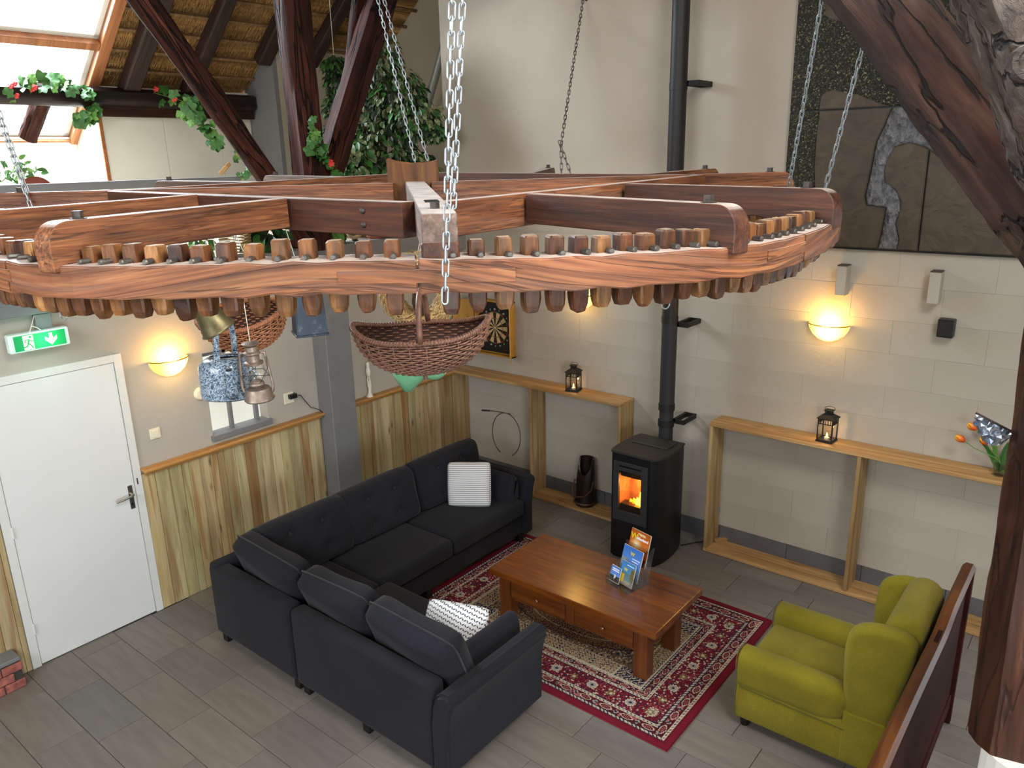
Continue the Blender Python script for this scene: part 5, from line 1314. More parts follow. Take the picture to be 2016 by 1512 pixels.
bm = BM(); n = 8; poly = [(.215, -.20), (.235, -.15), (.235, .10), (.15, .255), (-.15, .255), (-.235, .10), (-.235, -.15), (-.215, -.26), (.20, -.26)]
prism(bm, [(-.2,-.265),(.2,-.265),(.228,-.235),(.228,.11),(.13,.262),(-.13,.262),(-.228,.11),(-.228,-.235)], 'y', -.032, -.012); bmesh.ops.recalc_face_normals(bm, faces=bm.faces); bm.to_mesh(db.data); bm.free()
segm = {k: flat('dart '+k, v) for k, v in dict(black='191614', cream='c9ad78', red='a83a30', green='2c6a44').items()}
bms = {k: BM() for k in segm}
def sector(bm, r0, r1, a0, a1, y=-.0335):
    A_ = []
    for i in range(5):
        a = a0+(a1-a0)*i/4; A_.append((bm.verts.new((r0*math.sin(a), y, r0*math.cos(a))), bm.verts.new((r1*math.sin(a), y, r1*math.cos(a)))))
    for p, q in zip(A_, A_[1:]): bm.faces.new((p[0], p[1], q[1], q[0]))
for k in range(20):
    a0 = (k-.5)*PI/10; a1 = a0+PI/10; base = 'black' if k % 2 == 0 else 'cream'; ring = 'red' if k % 2 == 0 else 'green'
    sector(bms[base], .014, .100, a0, a1); sector(bms[ring], .100, .107, a0, a1); sector(bms[base], .107, .165, a0, a1); sector(bms[ring], .165, .173, a0, a1)
for k in ('black', 'cream', 'red', 'green'): obj('score_ring', bms[k], segm[k], db)
obj('bullseye', tube(BM(), [(0,-.037,0),(0,-.032,0)], .013, 16), segm['cream'], db)
nums = [20,1,18,4,13,6,10,15,2,17,3,19,7,16,8,11,14,9,12,5]
for k, nmb in enumerate(nums):
    a = k*PI/10; text_mesh('number', str(nmb), .026, M['rope'], db, Matrix.Translation((.198*math.sin(a), -.0335, .198*math.cos(a)-.009)) @ Matrix.Rotation(rad(90), 4, 'X'), .0005, .0005, 'CENTER')
# ================================================================== THINGS ON AND UNDER THE SHELVES
# bird-skull like white candlestick on the cap rail
t = thing('white_figure', 'slender cream carved figure standing on the pine cap rail below the trug', 'figure', (.045, -1.42, 1.212))
obj('foot', lathe(BM(), [(0,0),(.035,0),(.03,.01),(.012,.05),(.009,.10),(.008,.16),(0,.16)], 14), M['cream'], t, smooth=True)
obj('leg', tube(BM(), [(0,.012,.04),(.0,.02,.12),(0,.005,.22)], .007, 8), M['cream'], t); obj('leg', tube(BM(), [(0,-.012,.10),(.0,-.016,.16),(0,-.004,.22)], .006, 8), M['cream'], t)
obj('body', lathe(BM(), [(0,.20),(.016,.21),(.026,.245),(.02,.28),(.014,.30),(.02,.325),(.012,.345),(0,.35)], 14), M['cream'], t, smooth=True)
# ring shaped wire thing with a handle
bm = BM(); pts = [(.21*math.cos(a), 0, .22*math.sin(a)) for a in [rad(-62)+i*rad(304)/40 for i in range(41)]]; pts = [(x, .08*(z+.2)*.5, z) for x, y, z in [(p[0], p[1], p[2]) for p in [( .19*math.sin(i/40*2*PI*.86+rad(205)), 0, .235*math.cos(i/40*2*PI*.86+rad(205))) for i in range(41)]]]
t = thing('wire_hoop', 'thin dark bent wire hoop with a short handle leaning behind the sofa end', 'hoop', (.80, -.27, .63))
obj('hoop', tube(bm, pts, .0045, 6), M['iron'], t)
obj('rod', tube(BM(), [(.05,.02,.235),(-.13,.03,.225),(-.27,.04,.205)], .0045, 6), M['iron'], t); obj('grip', tube(BM(), [(-.25,.04,.208),(-.36,.045,.19)], .010, 8), M['iron'], t)
# black horn shaped leather holder
bt = thing('leather_holder', 'tall dark brown leather boot shaped holder with open slanted top on the shelf floor', 'leather holder', (1.70, -.13, .03)); bt.scale = (1.15, 1.1, 1.08)
bm = BM(); rings = []
for i in range(15):
    u = i/14; rx = .082+.012*math.sin(u*3)-.012*u; ry = .075-.01*u; ring = []
    for k in range(20):
        a = 2*PI*k/20; front = max(0, -math.sin(a)); z = u*.46-(u**2)*.16*front
        ring.append(bm.verts.new((rx*math.cos(a), ry*math.sin(a)+.03*u, z)))
    rings.append(ring)
for a, b in zip(rings, rings[1:]):
    for k in range(20): bm.faces.new((a[k], a[(k+1)%20], b[(k+1)%20], b[k]))
bm.faces.new(rings[0][::-1])
inner = [bm.verts.new(v.co*1+Vector((-.012*math.cos(2*PI*k/20), -.012*math.sin(2*PI*k/20), -.0))) for k, v in enumerate(rings[-1])]
low = [bm.verts.new((v.co.x*.85, v.co.y*.85, .1)) for v in inner]
for k in range(20):
    bm.faces.new((rings[-1][k], rings[-1][(k+1)%20], inner[(k+1)%20], inner[k])); bm.faces.new((inner[k], inner[(k+1)%20], low[(k+1)%20], low[k]))
bm.faces.new(low)
lea = plain('dark leather', '1d1411', .38, 0, .3, 18, .4); lea2 = plain('brown leather', '4a2f20', .5, 0, .3, 18, .4)
obj('body', bm, lea, bt, smooth=True)
obj('foot_band', tube(BM(), [(.092*math.cos(2*PI*k/24), .084*math.sin(2*PI*k/24), .035) for k in range(24)], .01, 6, closed=True), lea2, bt)
obj('strap', tube(BM(), [(-.085,-.02,.24),(-.10,-.05,.16),(-.06,-.085,.09),(.0,-.092,.11),(.05,-.085,.12),(.095,-.04,.18),(.088,.0,.25)], .008, 6), lea2, bt)
# ================================================================== HANGING OBJECTS INSIDE THE WHEEL
def string(start, target, parent):
    # white cord from the object up to the underside of a wheel beam (target in wheel coordinates)
    mt = Matrix.LocRotScale(parent.location, parent.rotation_euler, parent.scale)
    q = mt.inverted() @ Vector((CX+target[0], CY+target[1], pz(*target)-.10))
    return obj('string', tube(BM(), [start, q], .0018, 5), M['rope'], parent)
def basket(name, label, a, b, dep, rimf, m, loc, rot, rows=20, ribs=26, wk=.0042, handle=None, seed=1):
    """woven basket: individual weavers and ribs as real rods"""
    t = thing(name, label, 'basket', loc, rot); rng = random.Random(seed)
    def S(u, v):   # u angle, v 0 rim .. 1 bottom
        k = math.cos(v*PI/2)**.75; x, y = a*k*math.cos(u), b*k*math.sin(u)
        return Vector((x, y, rimf(u)*(1-v)**1.3-dep*math.sin(v*PI/2)))
    core = BM(); g = [[core.verts.new(S(2*PI*i/48, v/10*.985)*.985) for i in range(48)] for v in range(11)]
    for A_, B_ in zip(g, g[1:]):
        for i in range(48): core.faces.new((A_[i], A_[(i+1)%48], B_[(i+1)%48], B_[i]))
    obj('lining', core, M['wicker_dk'], t, smooth='all')
    bm = BM(); nseg = ribs*4
    for r in range(rows):
        v = .03+.93*(r+.5)/rows; pts = []
        for i in range(nseg):
            u = 2*PI*i/nseg; p = S(u, v+rng.uniform(-.0008, .0008)); nrm = Vector((p.x/a/a, p.y/b/b, (p.z-rimf(u))/dep/dep*.6)).normalized()
            pts.append(p+nrm*(.0045*math.cos(PI*i/2+PI*r)+.001))
        tube(bm, pts, wk, 5, closed=True)
    stuff(obj('weave', bm, m, t, smooth='all'))
    bm = BM()
    for i in range(ribs):
        u = 2*PI*i/ribs; tube(bm, [S(u, v/9*.98)*1.008 for v in range(10)], wk*.9, 5)
    stuff(obj('ribs', bm, m, t, smooth='all'))
    bm = BM(); pts = [S(2*PI*i/60, 0) for i in range(60)]; tube(bm, pts, .009, 8, closed=True); obj('rim', bm, m, t, smooth='all')
    bm = BM()
    for i in range(130):       # wrapping rods over the rim
        u = 2*PI*i/130; p = S(u, 0); q = S(u+.03, 0); d = (q-p).normalized(); n_ = d.cross(Vector((0,0,1))).normalized(); zz = Vector((0,0,1))
        tube(bm, [p+(n_*math.cos(w_)+zz*math.sin(w_))*.0105+d*(w_-1.2)*.004 for w_ in (-1.2, -.3, .6, 1.5, 2.4, 3.4, 4.2)], .0026, 4)
    stuff(obj('rim_wrapping', bm, m, t, smooth='all'))
    return t
M['wicker_dk'] = plain('basket inside', '3c2219', .8, 0, .3, 60, .2)
ang = rad(39.2)   # facing of the wheel towards the viewer
tr = basket('trug_basket', 'wide boat shaped brown wicker trug with arched handle hanging inside the front of the wheel', .262, .15, .165, lambda u: .045*math.cos(u)**4-.012, M['wicker'], (3.575, -4.10, 2.80), (rad(4), rad(-2), ang), rows=22, seed=4)
obj('handle', tube(BM(), [(.012, .152*math.cos(PI*i/16), -.01+.165*math.sin(PI*i/16)**.85) for i in range(17)], .0115, 10), M['willow'], tr, smooth='all')
obj('peg_stub', tube(BM(), [(0,-.01,-.16),(.0,-.012,-.20)], .009, 8), M['willow'], tr)
string((.012,0,.152), (.99,-.905), tr)
wk = basket('wicker_basket', 'tan and brown wicker basket hanging tilted behind the enamel kettle', .20, .14, .165, lambda u: .02*math.cos(u)**2, M['wicker_l'], (2.50, -4.20, 2.755), (rad(20), rad(-6), ang), rows=20, seed=6)
string((.1,.1,0), (-.05,-1.085), wk); string((-.1,.1,0), (-.2,-1.085), wk)
# straw wreath
wr = thing('straw_wreath', 'round straw wreath hanging behind the trug basket', 'wreath', (3.30, -3.83, 2.885), (0, 0, ang))
obj('core', tube(BM(), [(.125*math.cos(2*PI*i/40), 0, .125*math.sin(2*PI*i/40)) for i in range(40)], .042, 12, closed=True), M['straw'], wr, smooth='all')
rr = random.Random(2); vs = []; fs = []
for i in range(1500):
    A_ = rr.uniform(0, 2*PI); b_ = rr.uniform(0, 2*PI); rad_ = .046+rr.uniform(0, .006)
    c = Vector((.125*math.cos(A_), 0, .125*math.sin(A_))); er = Vector((math.cos(A_), 0, math.sin(A_))); ey = Vector((0,1,0)); et = Vector((-math.sin(A_), 0, math.cos(A_)))
    p = c+(er*math.cos(b_)+ey*math.sin(b_))*rad_; d = (et+ (ey*math.cos(b_)-er*math.sin(b_))*rr.uniform(-1.4, 1.4)).normalized()*rr.uniform(.012, .022); s_ = (p-c).normalized().cross(d).normalized()*.0018; o_ = (p-c).normalized()*rr.uniform(-.002, .007)
    k = len(vs); vs += [p-d-s_, p-d+s_, p+d+s_+o_, p+d-s_+o_]; fs.append((k, k+1, k+2, k+3))
me = bpy.data.meshes.new('straws'); me.from_pydata(vs, [], fs); stuff(link('straws', me, plain('pale straw', 'dcc088', .7, 0, .4, 90, 0), wr)); string((0,0,.16), (.72,-.64), wr)
bkm = thing('bark_piece', 'dark brown dried stalk piece in the middle of the straw wreath', 'bark', (3.33, -3.86, 2.86), (0, 0, ang))
obj('body', tube(BM(), [(0,0,.14),(.006,0,.06),(-.006,0,-.02),(0,0,-.07)], [.03,.034,.03,.018], 9), M['bark'], bkm); string((0,0,.13), (.70,-.62), bkm)
# enamel kettle
en = NT('marbled grey enamel'); v = en.coords((1,1,1), rnd=False); nz = en.new('ShaderNodeTexNoise', Scale=16.0, Detail=3.0, Distortion=3.0); en.l(v, nz.inputs['Vector'])
wv = en.new('ShaderNodeTexVoronoi', Scale=70.0, _feature='DISTANCE_TO_EDGE'); mx = en.new('ShaderNodeVectorMath', _operation='MULTIPLY_ADD'); en.l(nz.outputs[1], mx.inputs[0]); mx.inputs[1].default_value = (.05,.05,.05); en.l(v, mx.inputs[2]); en.l(mx.outputs[0], wv.inputs['Vector'])
en.l(en.ramp(wv.outputs[0], [(.0, 'b4c0ca'), (.06, '8496a6'), (.14, '4c6072'), (.5, '344454')]), en.b.inputs['Base Color']); en.b.inputs['Roughness'].default_value = .14
kt = thing('enamel_kettle', 'blue grey marbled enamel kettle hanging left of the old oil lantern', 'kettle', (2.836, -4.505, 2.50), (rad(-5), 0, ang-.15)); kt.scale = (1.12,)*3
obj('body', lathe(BM(), [(0,.0),(.088,.0),(.097,.006),(.099,.02),(.101,.08),(.100,.12),(.092,.138),(.07,.150),(.056,.152),(.056,.146),(.07,.142),(.088,.13),(.094,.08),(.09,.01),(0,.01)], 40), en.m, kt, smooth=True)
obj('neck_ring', tube(BM(), [(.058*math.cos(2*PI*i/32), .058*math.sin(2*PI*i/32), .153) for i in range(32)], .0035, 6, closed=True), M['zinc_dull'], kt)
obj('spout', tube(BM(), [(.055,-.08,.035),(.07,-.10,.045),(.075,-.118,.075),(.075,-.126,.11),(.078,-.134,.128)], [.026,.023,.016,.012,.0125], 14), en.m, kt, smooth='all')
obj('spout_mouth', tube(BM(), [(.078,-.134,.126),(.0783,-.1345,.1295)], .0095, 14), M['blackp'], kt)
for sx_ in (-1, 1): obj('lug', B1(-.012, .012, sx_*.066-.004, sx_*.066+.004, .145, .178, .003, 1), en.m, kt)
hb = BM(); pts = [(0, .066*math.cos(PI*i/14), .165+.135*math.sin(PI*i/14)**.75) for i in range(15)]
for (p, q) in zip(pts, pts[1:]):
    a_, b_ = Vector(p), Vector(q); 
tube(hb, pts, .0085, 10)
for v in hb.verts: v.co.x *= 1.35
obj('handle', hb, en.m, kt, smooth='all'); string((0,0,.298), (.45,-1.36), kt)
# oil lantern
ol = thing('oil_lantern', 'rusty grey metal oil lantern hanging beside the enamel kettle', 'lantern', (3.035, -4.49, 2.522), (rad(3), rad(-2), ang)); RM_ = plain('rusty tin', '8d7f72', .5, .7, .25, 40, .3)
obj('tank', lathe(BM(), [(0,0),(.056,0),(.060,.006),(.055,.014),(.053,.036),(.045,.05),(.022,.054),(0,.054)], 28), RM_, ol, smooth=True)
obj('burner', lathe(BM(), [(0,.054),(.02,.054),(.03,.066),(.026,.076),(.012,.086),(0,.09)], 20), RM_, ol, smooth=True)
obj('glass_globe', lathe(BM(), [(.026,.078),(.040,.10),(.040,.125),(.028,.152)], 24), M['glass'], ol, smooth='all')
obj('top_collar', lathe(BM(), [(0,.152),(.036,.150),(.038,.158),(.026,.163),(.026,.188),(.034,.194),(.034,.20),(.024,.205),(.022,.222),(.0,.222)], 24), RM_, ol, smooth=True)
obj('chimney_cap', lathe(BM(), [(0,.222),(.02,.222),(.033,.232),(.034,.236),(.018,.242),(0,.242)], 24), RM_, ol, smooth=True)
for s_ in (-1, 1):
    obj('side_tube', tube(BM(), [(s_*.042,0,.03),(s_*.058,0,.036),(s_*.062,0,.06),(s_*.052,0,.17),(s_*.048,0,.195),(s_*.030,0,.20)], .0062, 8), RM_, ol, smooth='all')
obj('guard_wire', tube(BM(), [(.052,-.0,.10),(.02,-.045,.115),(-.02,-.045,.115),(-.052,0,.10),(-.02,.045,.115),(.02,.045,.115)], .0016, 5, closed=True), M['iron'], ol)
obj('bail', tube(BM(), [(.052,0,.19),(.06,-.02,.14),(.03,-.055,.085),(-.03,-.055,.085),(-.06,-.02,.14),(-.052,0,.19)], .0018, 5), M['iron'], ol)
string((0,0,.24), (.455,-1.38), ol)
# brass bucket / bell cone
bc = thing('brass_scoop', 'dull brass cone shaped scoop hanging tilted above the enamel kettle', 'scoop', (2.985, -4.60, 2.825), (0, 0, ang))
bm = BM(); lathe(bm, [(.066,-.004),(.070,.0),(.064,.006),(.050,.06),(.038,.12),(.026,.17),(.024,.17),(.036,.12),(.048,.06),(.062,.006)], 30, Matrix.Rotation(rad(-24), 4, 'Y') @ Matrix.Rotation(rad(12), 4, 'X')); obj('cone', bm, M['pewter'], bc, smooth='all'); string((-.07,.03,.15), (.48,-1.50), bc)
# blue painted tin
bl = NT('worn blue paint'); v = bl.coords((1,1,1), rnd=False); nz = bl.new('ShaderNodeTexNoise', Scale=14.0, Detail=8.0, Roughness=.7); bl.l(v, nz.inputs['Vector'])
bl.l(bl.ramp(nz.outputs[0], [(.3, '15202c'), (.56, '1f3347'), (.66, '6c706e'), (.75, '7c6038')]), bl.b.inputs['Base Color']); bl.b.inputs['Roughness'].default_value = .5
bt_ = thing('blue_tin', 'worn dark blue square tin hanging in front of the grey post', 'tin', (2.885, -4.11, 2.705), (0, 0, ang+.42)); bt_.scale = (1.08,)*3
bm = BM(); s0, s1_z = .062, .055
prism(bm, [(-s0,-s0),(s0,-s0),(s0,s0),(-s0,s0)], 'z', 0, .17); 
for v in bm.verts:
    k = 1-.12*(v.co.z/.17); v.co.x *= k; v.co.y *= k
bmesh.ops.recalc_face_normals(bm, faces=bm.faces); bmesh.ops.bevel(bm, geom=list(bm.edges), offset=.004, segments=2, affect='EDGES')
obj('body', bm, bl.m, bt_); obj('bottom_rim', B1(-.066, .066, -.066, .066, -.003, .006, .002, 1), bl.m, bt_); string((0,0,.168), (.335,-1.07), bt_)
# green enamel vessel
gr = plain('sea green enamel', '6fae84', .15, 0, .06, 10, .02, coat=.4)
gv = thing('green_enamel_jug', 'sea green enamel jug hanging below the trug basket, chipped at the edge', 'jug', (3.30, -3.865, 2.50), (0, 0, ang))
bm = BM(); lathe(bm, [(0,-.055),(.02,-.05),(.075,.02),(.10,.07),(.098,.075),(.07,.02),(0,-.045)], 30, Matrix.Translation((-.045,0,.0)) @ Matrix.Rotation(rad(8), 4, 'Y')); obj('bowl', bm, gr, gv, smooth='all')
bm = BM(); sph(bm, (.07, -.01, .055), .062, 22, .85); obj('belly', bm, gr, gv, smooth='all')
obj('spout', tube(BM(), [(.10,-.02,.06),(.135,-.03,.075),(.155,-.035,.10)], [.03,.018,.012], 12), gr, gv, smooth='all'); string((0,0,.06), (.74,-.66), gv)
BR = plain('worn red brick', '9a5a50', .8, 0, .45, 22, .5, dist=.006)
# ================================================================== PLANTS
def leaf_mesh(kind, m, s=1.0):
    bm = BM()
    if kind == 'ger':
        c = bm.verts.new((0, .01, .008*s)); ring = []
        for k in range(20):
            a = PI*2*k/20; r_ = s*.05*(1+.16*math.cos(5*a))*(1-.55*math.exp(-((a-PI*1.5)**2)/.06)); ring.append(bm.verts.new((r_*math.cos(a), r_*math.sin(a)+.01, -.006*s*math.cos(5*a))))
        for k in range(20): bm.faces.new((c, ring[k], ring[(k+1)%20]))
    else:
        L, W_ = .075*s, .02*s; prev = None
        for i in range(6):
            u = i/5; w_ = W_*math.sin(PI*(u*.92+.05))**.8; z = -.018*s*u*u
            row = [bm.verts.new((-w_, L*u, z+w_*.3)), bm.verts.new((0, L*u, z)), bm.verts.new((w_, L*u, z+w_*.3))]
            if prev: bm.faces.new((prev[0], prev[1], row[1], row[0])); bm.faces.new((prev[1], prev[2], row[2], row[1]))
            prev = row
    for f in bm.faces: f.smooth = True
    me = bpy.data.meshes.new('leaf'); bm.to_mesh(me); bm.free(); me.materials.append(m); return me
GL = [leaf_mesh('ger', M['leaf'], 1.0), leaf_mesh('ger', M['leaf_l'], .85), leaf_mesh('ger', M['leaf'], 1.25)]
bm = BM()
for k in range(9):
    a = k*2.4; r_ = .018*math.sqrt(k/9); sph(bm, (r_*math.cos(a), r_*math.sin(a), .01-.3*r_), .011, 6, .7)
FL = bpy.data.meshes.new('blossom'); bm.to_mesh(FL); bm.free(); FL.materials.append(M['petal_r'])
def garland(label, path, nleaf, nfl, spread, seed, s=1.0, face=(.6,-.75,.2), lm=None, fl=None):
    t = thing('geranium_garland', label, 'plant', path[0]); r = random.Random(seed); P = [Vector(p)-Vector(path[0]) for p in path]
    obj('vine', tube(BM(), P, .005, 5), M['stem'], t)
    def pt():
        u = r.uniform(0, len(P)-1.001); i = int(u); return P[i].lerp(P[i+1], u-i)+Vector([r.uniform(-spread, spread) for _ in range(3)])
    for k in range(nleaf):
        q = (Vector(face)+Vector([r.uniform(-.6, .6) for _ in range(3)])).to_track_quat('Z', 'Y').to_matrix().to_4x4() @ Matrix.Rotation(r.uniform(0, 6.3), 4, 'Z') @ Matrix.Diagonal((s*r.uniform(.7, 1.2),)*3+(1,))
        o = link('leaf', (lm or GL)[r.randrange(len(lm or GL))], None, t); o.matrix_basis = Matrix.Translation(pt()) @ q
    for k in range(nfl):
        o = link('blossom', FL, None, t); p = fl[k] if fl else None
        o.matrix_basis = Matrix.Translation((Vector(p)-Vector(path[0])) if p else pt()) @ Vector(face).to_track_quat('Z', 'Y').to_matrix().to_4x4() @ Matrix.Diagonal((s*1.3,)*3+(1,))
    return t
garland('pink and red geranium garland lying on the dark purlin before the bright window', [(-3.40,-2.86,4.16),(-3.38,-2.6,4.26),(-3.38,-2.35,4.27),(-3.38,-2.15,4.24),(-3.40,-2.05,4.12),(-3.42,-2.08,3.95),(-3.42,-2.2,3.93)], 62, 7, .07, 3, 1.15)
garland('geranium garland hanging from the purlin behind the diagonal brace', [(-3.40,-1.36,4.22),(-3.05,-1.15,4.1),(-3.0,-1.2,4.0),(-2.9,-1.05,3.8),(-2.9,-.98,3.65)], 48, 3, .09, 5, 1.1)
garland('short geranium sprig with red blossoms tied round the foot of the leaning strut', [(.36,-2.10,3.74),(.38,-2.06,3.62),(.36,-2.09,3.54),(.34,-1.98,3.49),(.33,-1.90,3.42),(.32,-1.86,3.35)], 24, 3, .035, 8, .8)
garland('small ivy garland at the foot of the diagonal brace', [(-.96,-1.96,3.30),(-.7,-1.95,3.36),(-.3,-2.35,3.52),(-.2,-2.3,3.46)], 16, 0, .04, 11, .6)
IV = [leaf_mesh('fic', M['leaf_l'], .9), leaf_mesh('fic', M['leaf'], 1.0)]
garland('ivy plant on the loft at the far left behind the wheel', [(-3.2,-3.15,3.3),(-3.2,-3.0,3.42),(-3.2,-2.85,3.36)], 60, 0, .11, 13, 1.0, lm=IV)
# leafy tree on the loft
def tree(name, label, loc, h0, blobs, nl, mats, seed, s=1.0, pot=None, trunk=True):
    t = thing(name, label, 'plant', loc); r = random.Random(seed)
    if pot: obj('pot', lathe(BM(), [(0,0),(.12,0),(.17,.28),(.18,.30),(.155,.30),(.15,.27),(0,.27)], 20), pot, t, smooth=True)
    if trunk:
        bm = BM(); tube(bm, [(0,0,.2),(.02,.0,.7),(-.02,.02,1.1),(.03,0,h0)], [.028,.024,.018,.01], 8)
        for k in range(7):
            b = blobs[k % len(blobs)]; tube(bm, [(0,0,.6+.1*k), (b[0]*.5,b[1]*.5,(b[2]+.7+.1*k)/2), (b[0],b[1],b[2])], [.012,.008,.004], 5)
        obj('trunk', bm, M['bark'], t)
    lm = [leaf_mesh('fic', m_, s) for m_ in mats]; base = [[v.co.copy() for v in m_.vertices] for m_ in lm]; polys = [[tuple(p.vertices) for p in m_.polygons] for m_ in lm]
    for mi in range(len(lm)):
        vs = []; fs = []
        for i in range(nl//len(lm)):
            b = blobs[r.randrange(len(blobs))]; d = Vector([r.gauss(0, 1) for _ in range(3)]).normalized()*r.uniform(.45, 1)**.6
            p = Vector((b[0]+d.x*b[3], b[1]+d.y*b[3], b[2]+d.z*b[4])); o_ = (Vector((d.x, d.y, -.7+d.z*.4))+Vector([r.uniform(-.4, .4) for _ in range(3)])).to_track_quat('Y', 'Z').to_matrix().to_4x4()
            mm = Matrix.Translation(p) @ o_ @ Matrix.Rotation(r.uniform(-.9, .9), 4, 'Y') @ Matrix.Scale(r.uniform(.7, 1.25), 4); k = len(vs)
            vs += [mm @ c for c in base[mi]]; fs += [tuple(x+k for x in f) for f in polys[mi]]
        me = bpy.data.meshes.new('foliage'); me.from_pydata(vs, [], fs); 
        for f in me.polygons: f.use_smooth = True
        stuff(link('foliage', me, mats[mi], t))
    return t
tree('leafy_tree', 'tall variegated leafy tree standing on the loft behind the thin leaning pole', (-.42,-.62,2.7), 1.6, [(0,0,1.65,.26,.28),(.12,.1,1.35,.30,.26),(-.14,0,1.2,.28,.28),(.34,.12,1.12,.26,.22),(.05,-.05,.85,.34,.28),(.22,.05,.62,.36,.22),(-.2,-.1,.75,.25,.3),(.52,.18,1.0,.12,.08),(.44,.1,.6,.12,.2)], 3600, [M['leaf_v'], M['leaf_d'], M['leaf']], 17, 1.0, M['terra'])
tree('leafy_bush', 'dense green bush on the loft to the left of the tall leafy tree', (-.62,-1.1,2.7), .7, [(0,0,.55,.30,.3),(-.15,.1,.85,.18,.22),(.2,.1,.7,.24,.25),(.1,0,.35,.3,.2)], 1200, [M['leaf_v'], M['leaf']], 19, 1.25, M['terra'])
tree('hanging_plant', 'dark hanging plant under the rafter between the leaning posts', (-1.7,-.1,3.9), 0, [(0,0,.55,.14,.12),(.03,0,.35,.14,.16),(.02,0,.1,.17,.2)], 700, [M['leaf_d'], M['leaf']], 23, .9, None, False)
obj('cord', tube(BM(), [(0,0,.5),(0,0,1.98)], .004, 5), M['rope'], bpy.data.objects['hanging_plant'])
# ================================================================== THINGS ON THE LOFT LEDGE
def onledge(name, label, cat, loc, rz=0): return thing(name, label, cat, loc, (0, 0, rz))
ZL = 2.712
t = onledge('coffee_grinder', 'dark red box coffee grinder with crank on the loft ledge', 'grinder', (-.02,-2.0,ZL), .7)
rb = plain('dark red paint', '5c1a1a', .4)
obj('box', B1(-.075,.075,-.075,.075,0,.15,.004,1), rb, t); obj('lid', B1(-.08,.08,-.08,.08,.15,.162,.003,1), M['zinc'], t)
obj('hopper', tube(BM(), [(0,0,.162),(0,0,.20)], .03, 14), rb, t); obj('crank', tube(BM(), [(0,0,.2),(0,0,.24),(.09,0,.24),(.09,0,.22)], .004, 6), M['iron'], t)
t = onledge('terracotta_pot', 'terracotta pot on the loft ledge beside the hen ornament', 'pot', (-.03,-1.15,ZL)); obj('pot', lathe(BM(), [(0,0),(.07,0),(.09,.16),(.1,.165),(.1,.19),(.085,.19),(.08,.02),(0,.02)], 22), M['terra'], t, smooth=True)
t = onledge('hen_ornament', 'cream and blue grey ceramic hen ornament on the loft ledge', 'ornament', (.0,-1.42,ZL), .6)
bm = BM(); sph(bm, (0,0,.085), .075, 18, .95); sph(bm, (-.08,0,.15), .035, 12, 1.2); obj('body', bm, plain('hen glaze', 'c2a677', .4, var=.15, scale=14), t, smooth='all')
obj('wing', sph(BM(), (.01,-.055,.09), .045, 12, .8), plain('hen wing blue', '44505a', .4), t, smooth='all'); obj('stand', lathe(BM(), [(0,0),(.04,0),(.02,.02),(0,.02)], 12), M['iron'], t)
t = onledge('rooster_ornament', 'small dark rooster ornament with yellow head on the loft ledge', 'ornament', (.02,-.98,ZL), .6)
bm = BM(); sph(bm, (0,0,.06), .036, 12, 1.2); obj('body', bm, plain('rooster dark', '3a1c18', .4), t, smooth='all'); obj('head', sph(BM(), (-.01,0,.125), .034, 10, .8), plain('yellow glaze', 'd8a828', .4), t, smooth='all'); obj('foot', lathe(BM(), [(0,0),(.02,0),(.01,.03),(0,.03)], 8), plain('yellow foot', 'c8b060', .5), t)
t = onledge('bark_log', 'dark piece of bark covered log standing on the loft ledge', 'log', (-.02,-.78,ZL)); obj('log', tube(BM(), [(0,0,0),(.01,0,.15),(0,.01,.3)], [.09,.08,.07], 9), M['bark'], t)
t = onledge('seagrass_basket', 'square tan woven basket on the loft ledge', 'basket', (-.04,-2.62,ZL), .5)
bm = BM()
for i in range(9):
    z = .012+i*.024; s_ = .085; tube(bm, [(-s_,-s_,z),(s_,-s_,z),(s_,s_,z),(-s_,s_,z)], .012, 6, closed=True)
obj('coils', bm, plain('seagrass', 'a08450', .8, 0, .3, 60, .4), t)
tree('broad_leaf_plant', 'broad leaved plant in a clay bowl on the loft ledge', (-.05,-2.3,ZL), .1, [(0,0,.13,.13,.09)], 60, [M['leaf'], M['leaf_d']], 29, 1.9, None, False)
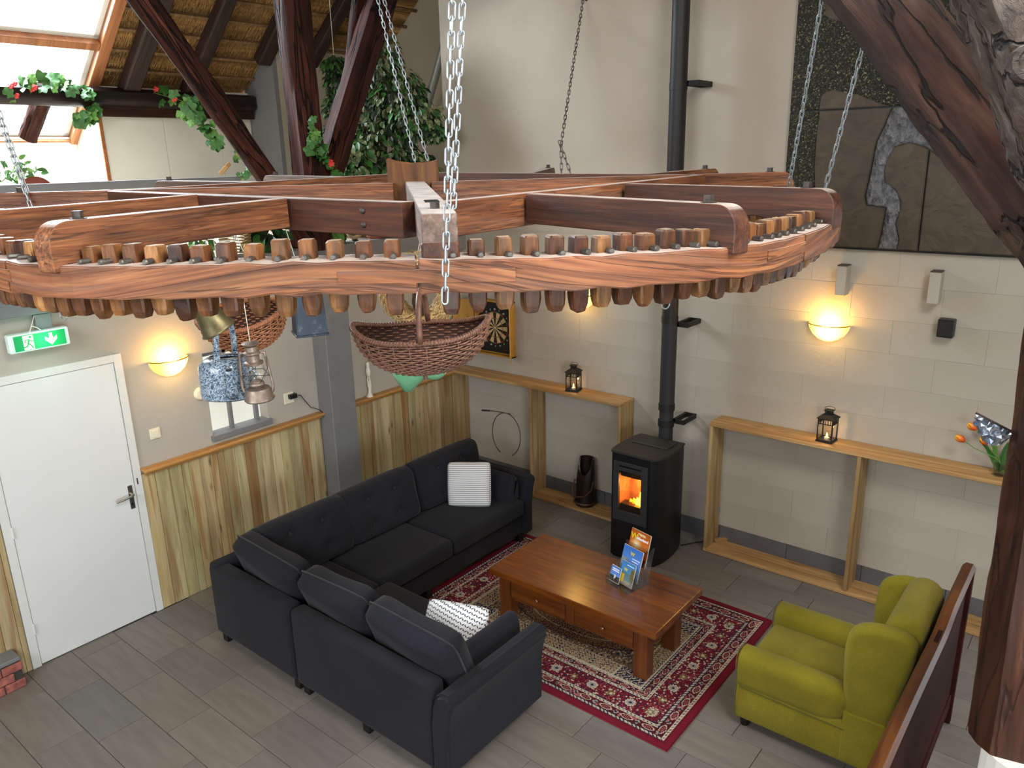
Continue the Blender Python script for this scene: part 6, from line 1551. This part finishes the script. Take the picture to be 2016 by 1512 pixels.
t = onledge('clay_bowl', 'low clay bowl on the loft ledge under the broad leaves', 'bowl', (-.05,-2.3,ZL)); obj('bowl', lathe(BM(), [(0,0),(.05,0),(.12,.06),(.11,.06),(.05,.012),(0,.012)], 20), M['terra'], t, smooth=True)
tree('broad_leaf_plant', 'bright green plant on the loft ledge between grinder and hen', (-.05,-1.72,ZL), .1, [(0,0,.13,.13,.1)], 90, [M['leaf'], M['leaf_l']], 31, 1.5, None, False)
tree('small_green_plant', 'small green plant on the loft ledge left of the tan basket', (-.05,-2.92,ZL), .1, [(0,0,.10,.1,.08)], 90, [M['leaf_l'], M['leaf']], 33, .9, None, False)
t = thing('round_tray', 'round reddish brown wooden dish standing on edge at the far left of the loft', 'dish', (-2.5,-3.12,3.18))
bm = BM(); lathe(bm, [(0,.0),(.12,.0),(.13,.012),(.165,.018),(.17,.03),(.155,.03),(.12,.02),(0,.018)], 32, Matrix.Rotation(rad(90), 4, 'Y')); obj('dish', bm, plain('red brown lacquer', '6a2a1c', .35), t, smooth=True)
obj('stand', B1(-.06,.06,-.12,.12,-.48,-.15,.004,1), M['purlin'], t)
t = thing('wood_offcut', 'light wood offcut wedged at the foot of the diagonal brace', 'wood block', (.12,-2.55,3.49), (.3,.5,.4)); obj('block', B1(-.05,.05,-.035,.035,-.02,.02,.003,1), M['pine_x'], t)
t = thing('wood_offcut', 'lower light wood offcut beside the diagonal brace', 'wood block', (.1,-2.72,3.39), (.5,-.6,.2)); obj('block', B1(-.05,.05,-.03,.03,-.015,.015,.003,1), M['pine_x'], t)
# brick hearth corner at the left edge
t = thing('brick_plinth', 'corner of a red brick plinth with grey slab at the left edge of the picture', 'plinth', (.065,-4.80,0))
for r_ in range(3):
    for k in range(3):
        obj('brick', B1(-.09+.0*r_, .105, -.34+k*.13+.003-(.06 if r_ % 2 else 0), -.34+(k+1)*.13-.003-(.06 if r_ % 2 else 0), .002+r_*.066, .062+r_*.066, .006, 2), BR, t)
obj('mortar', B1(-.085, .095, -.39, .04, 0, .196), M['grout'], t); obj('slab', B1(-.095, .10, -.42, .045, .20, .23, .005, 1), M['grey_paint'], t)
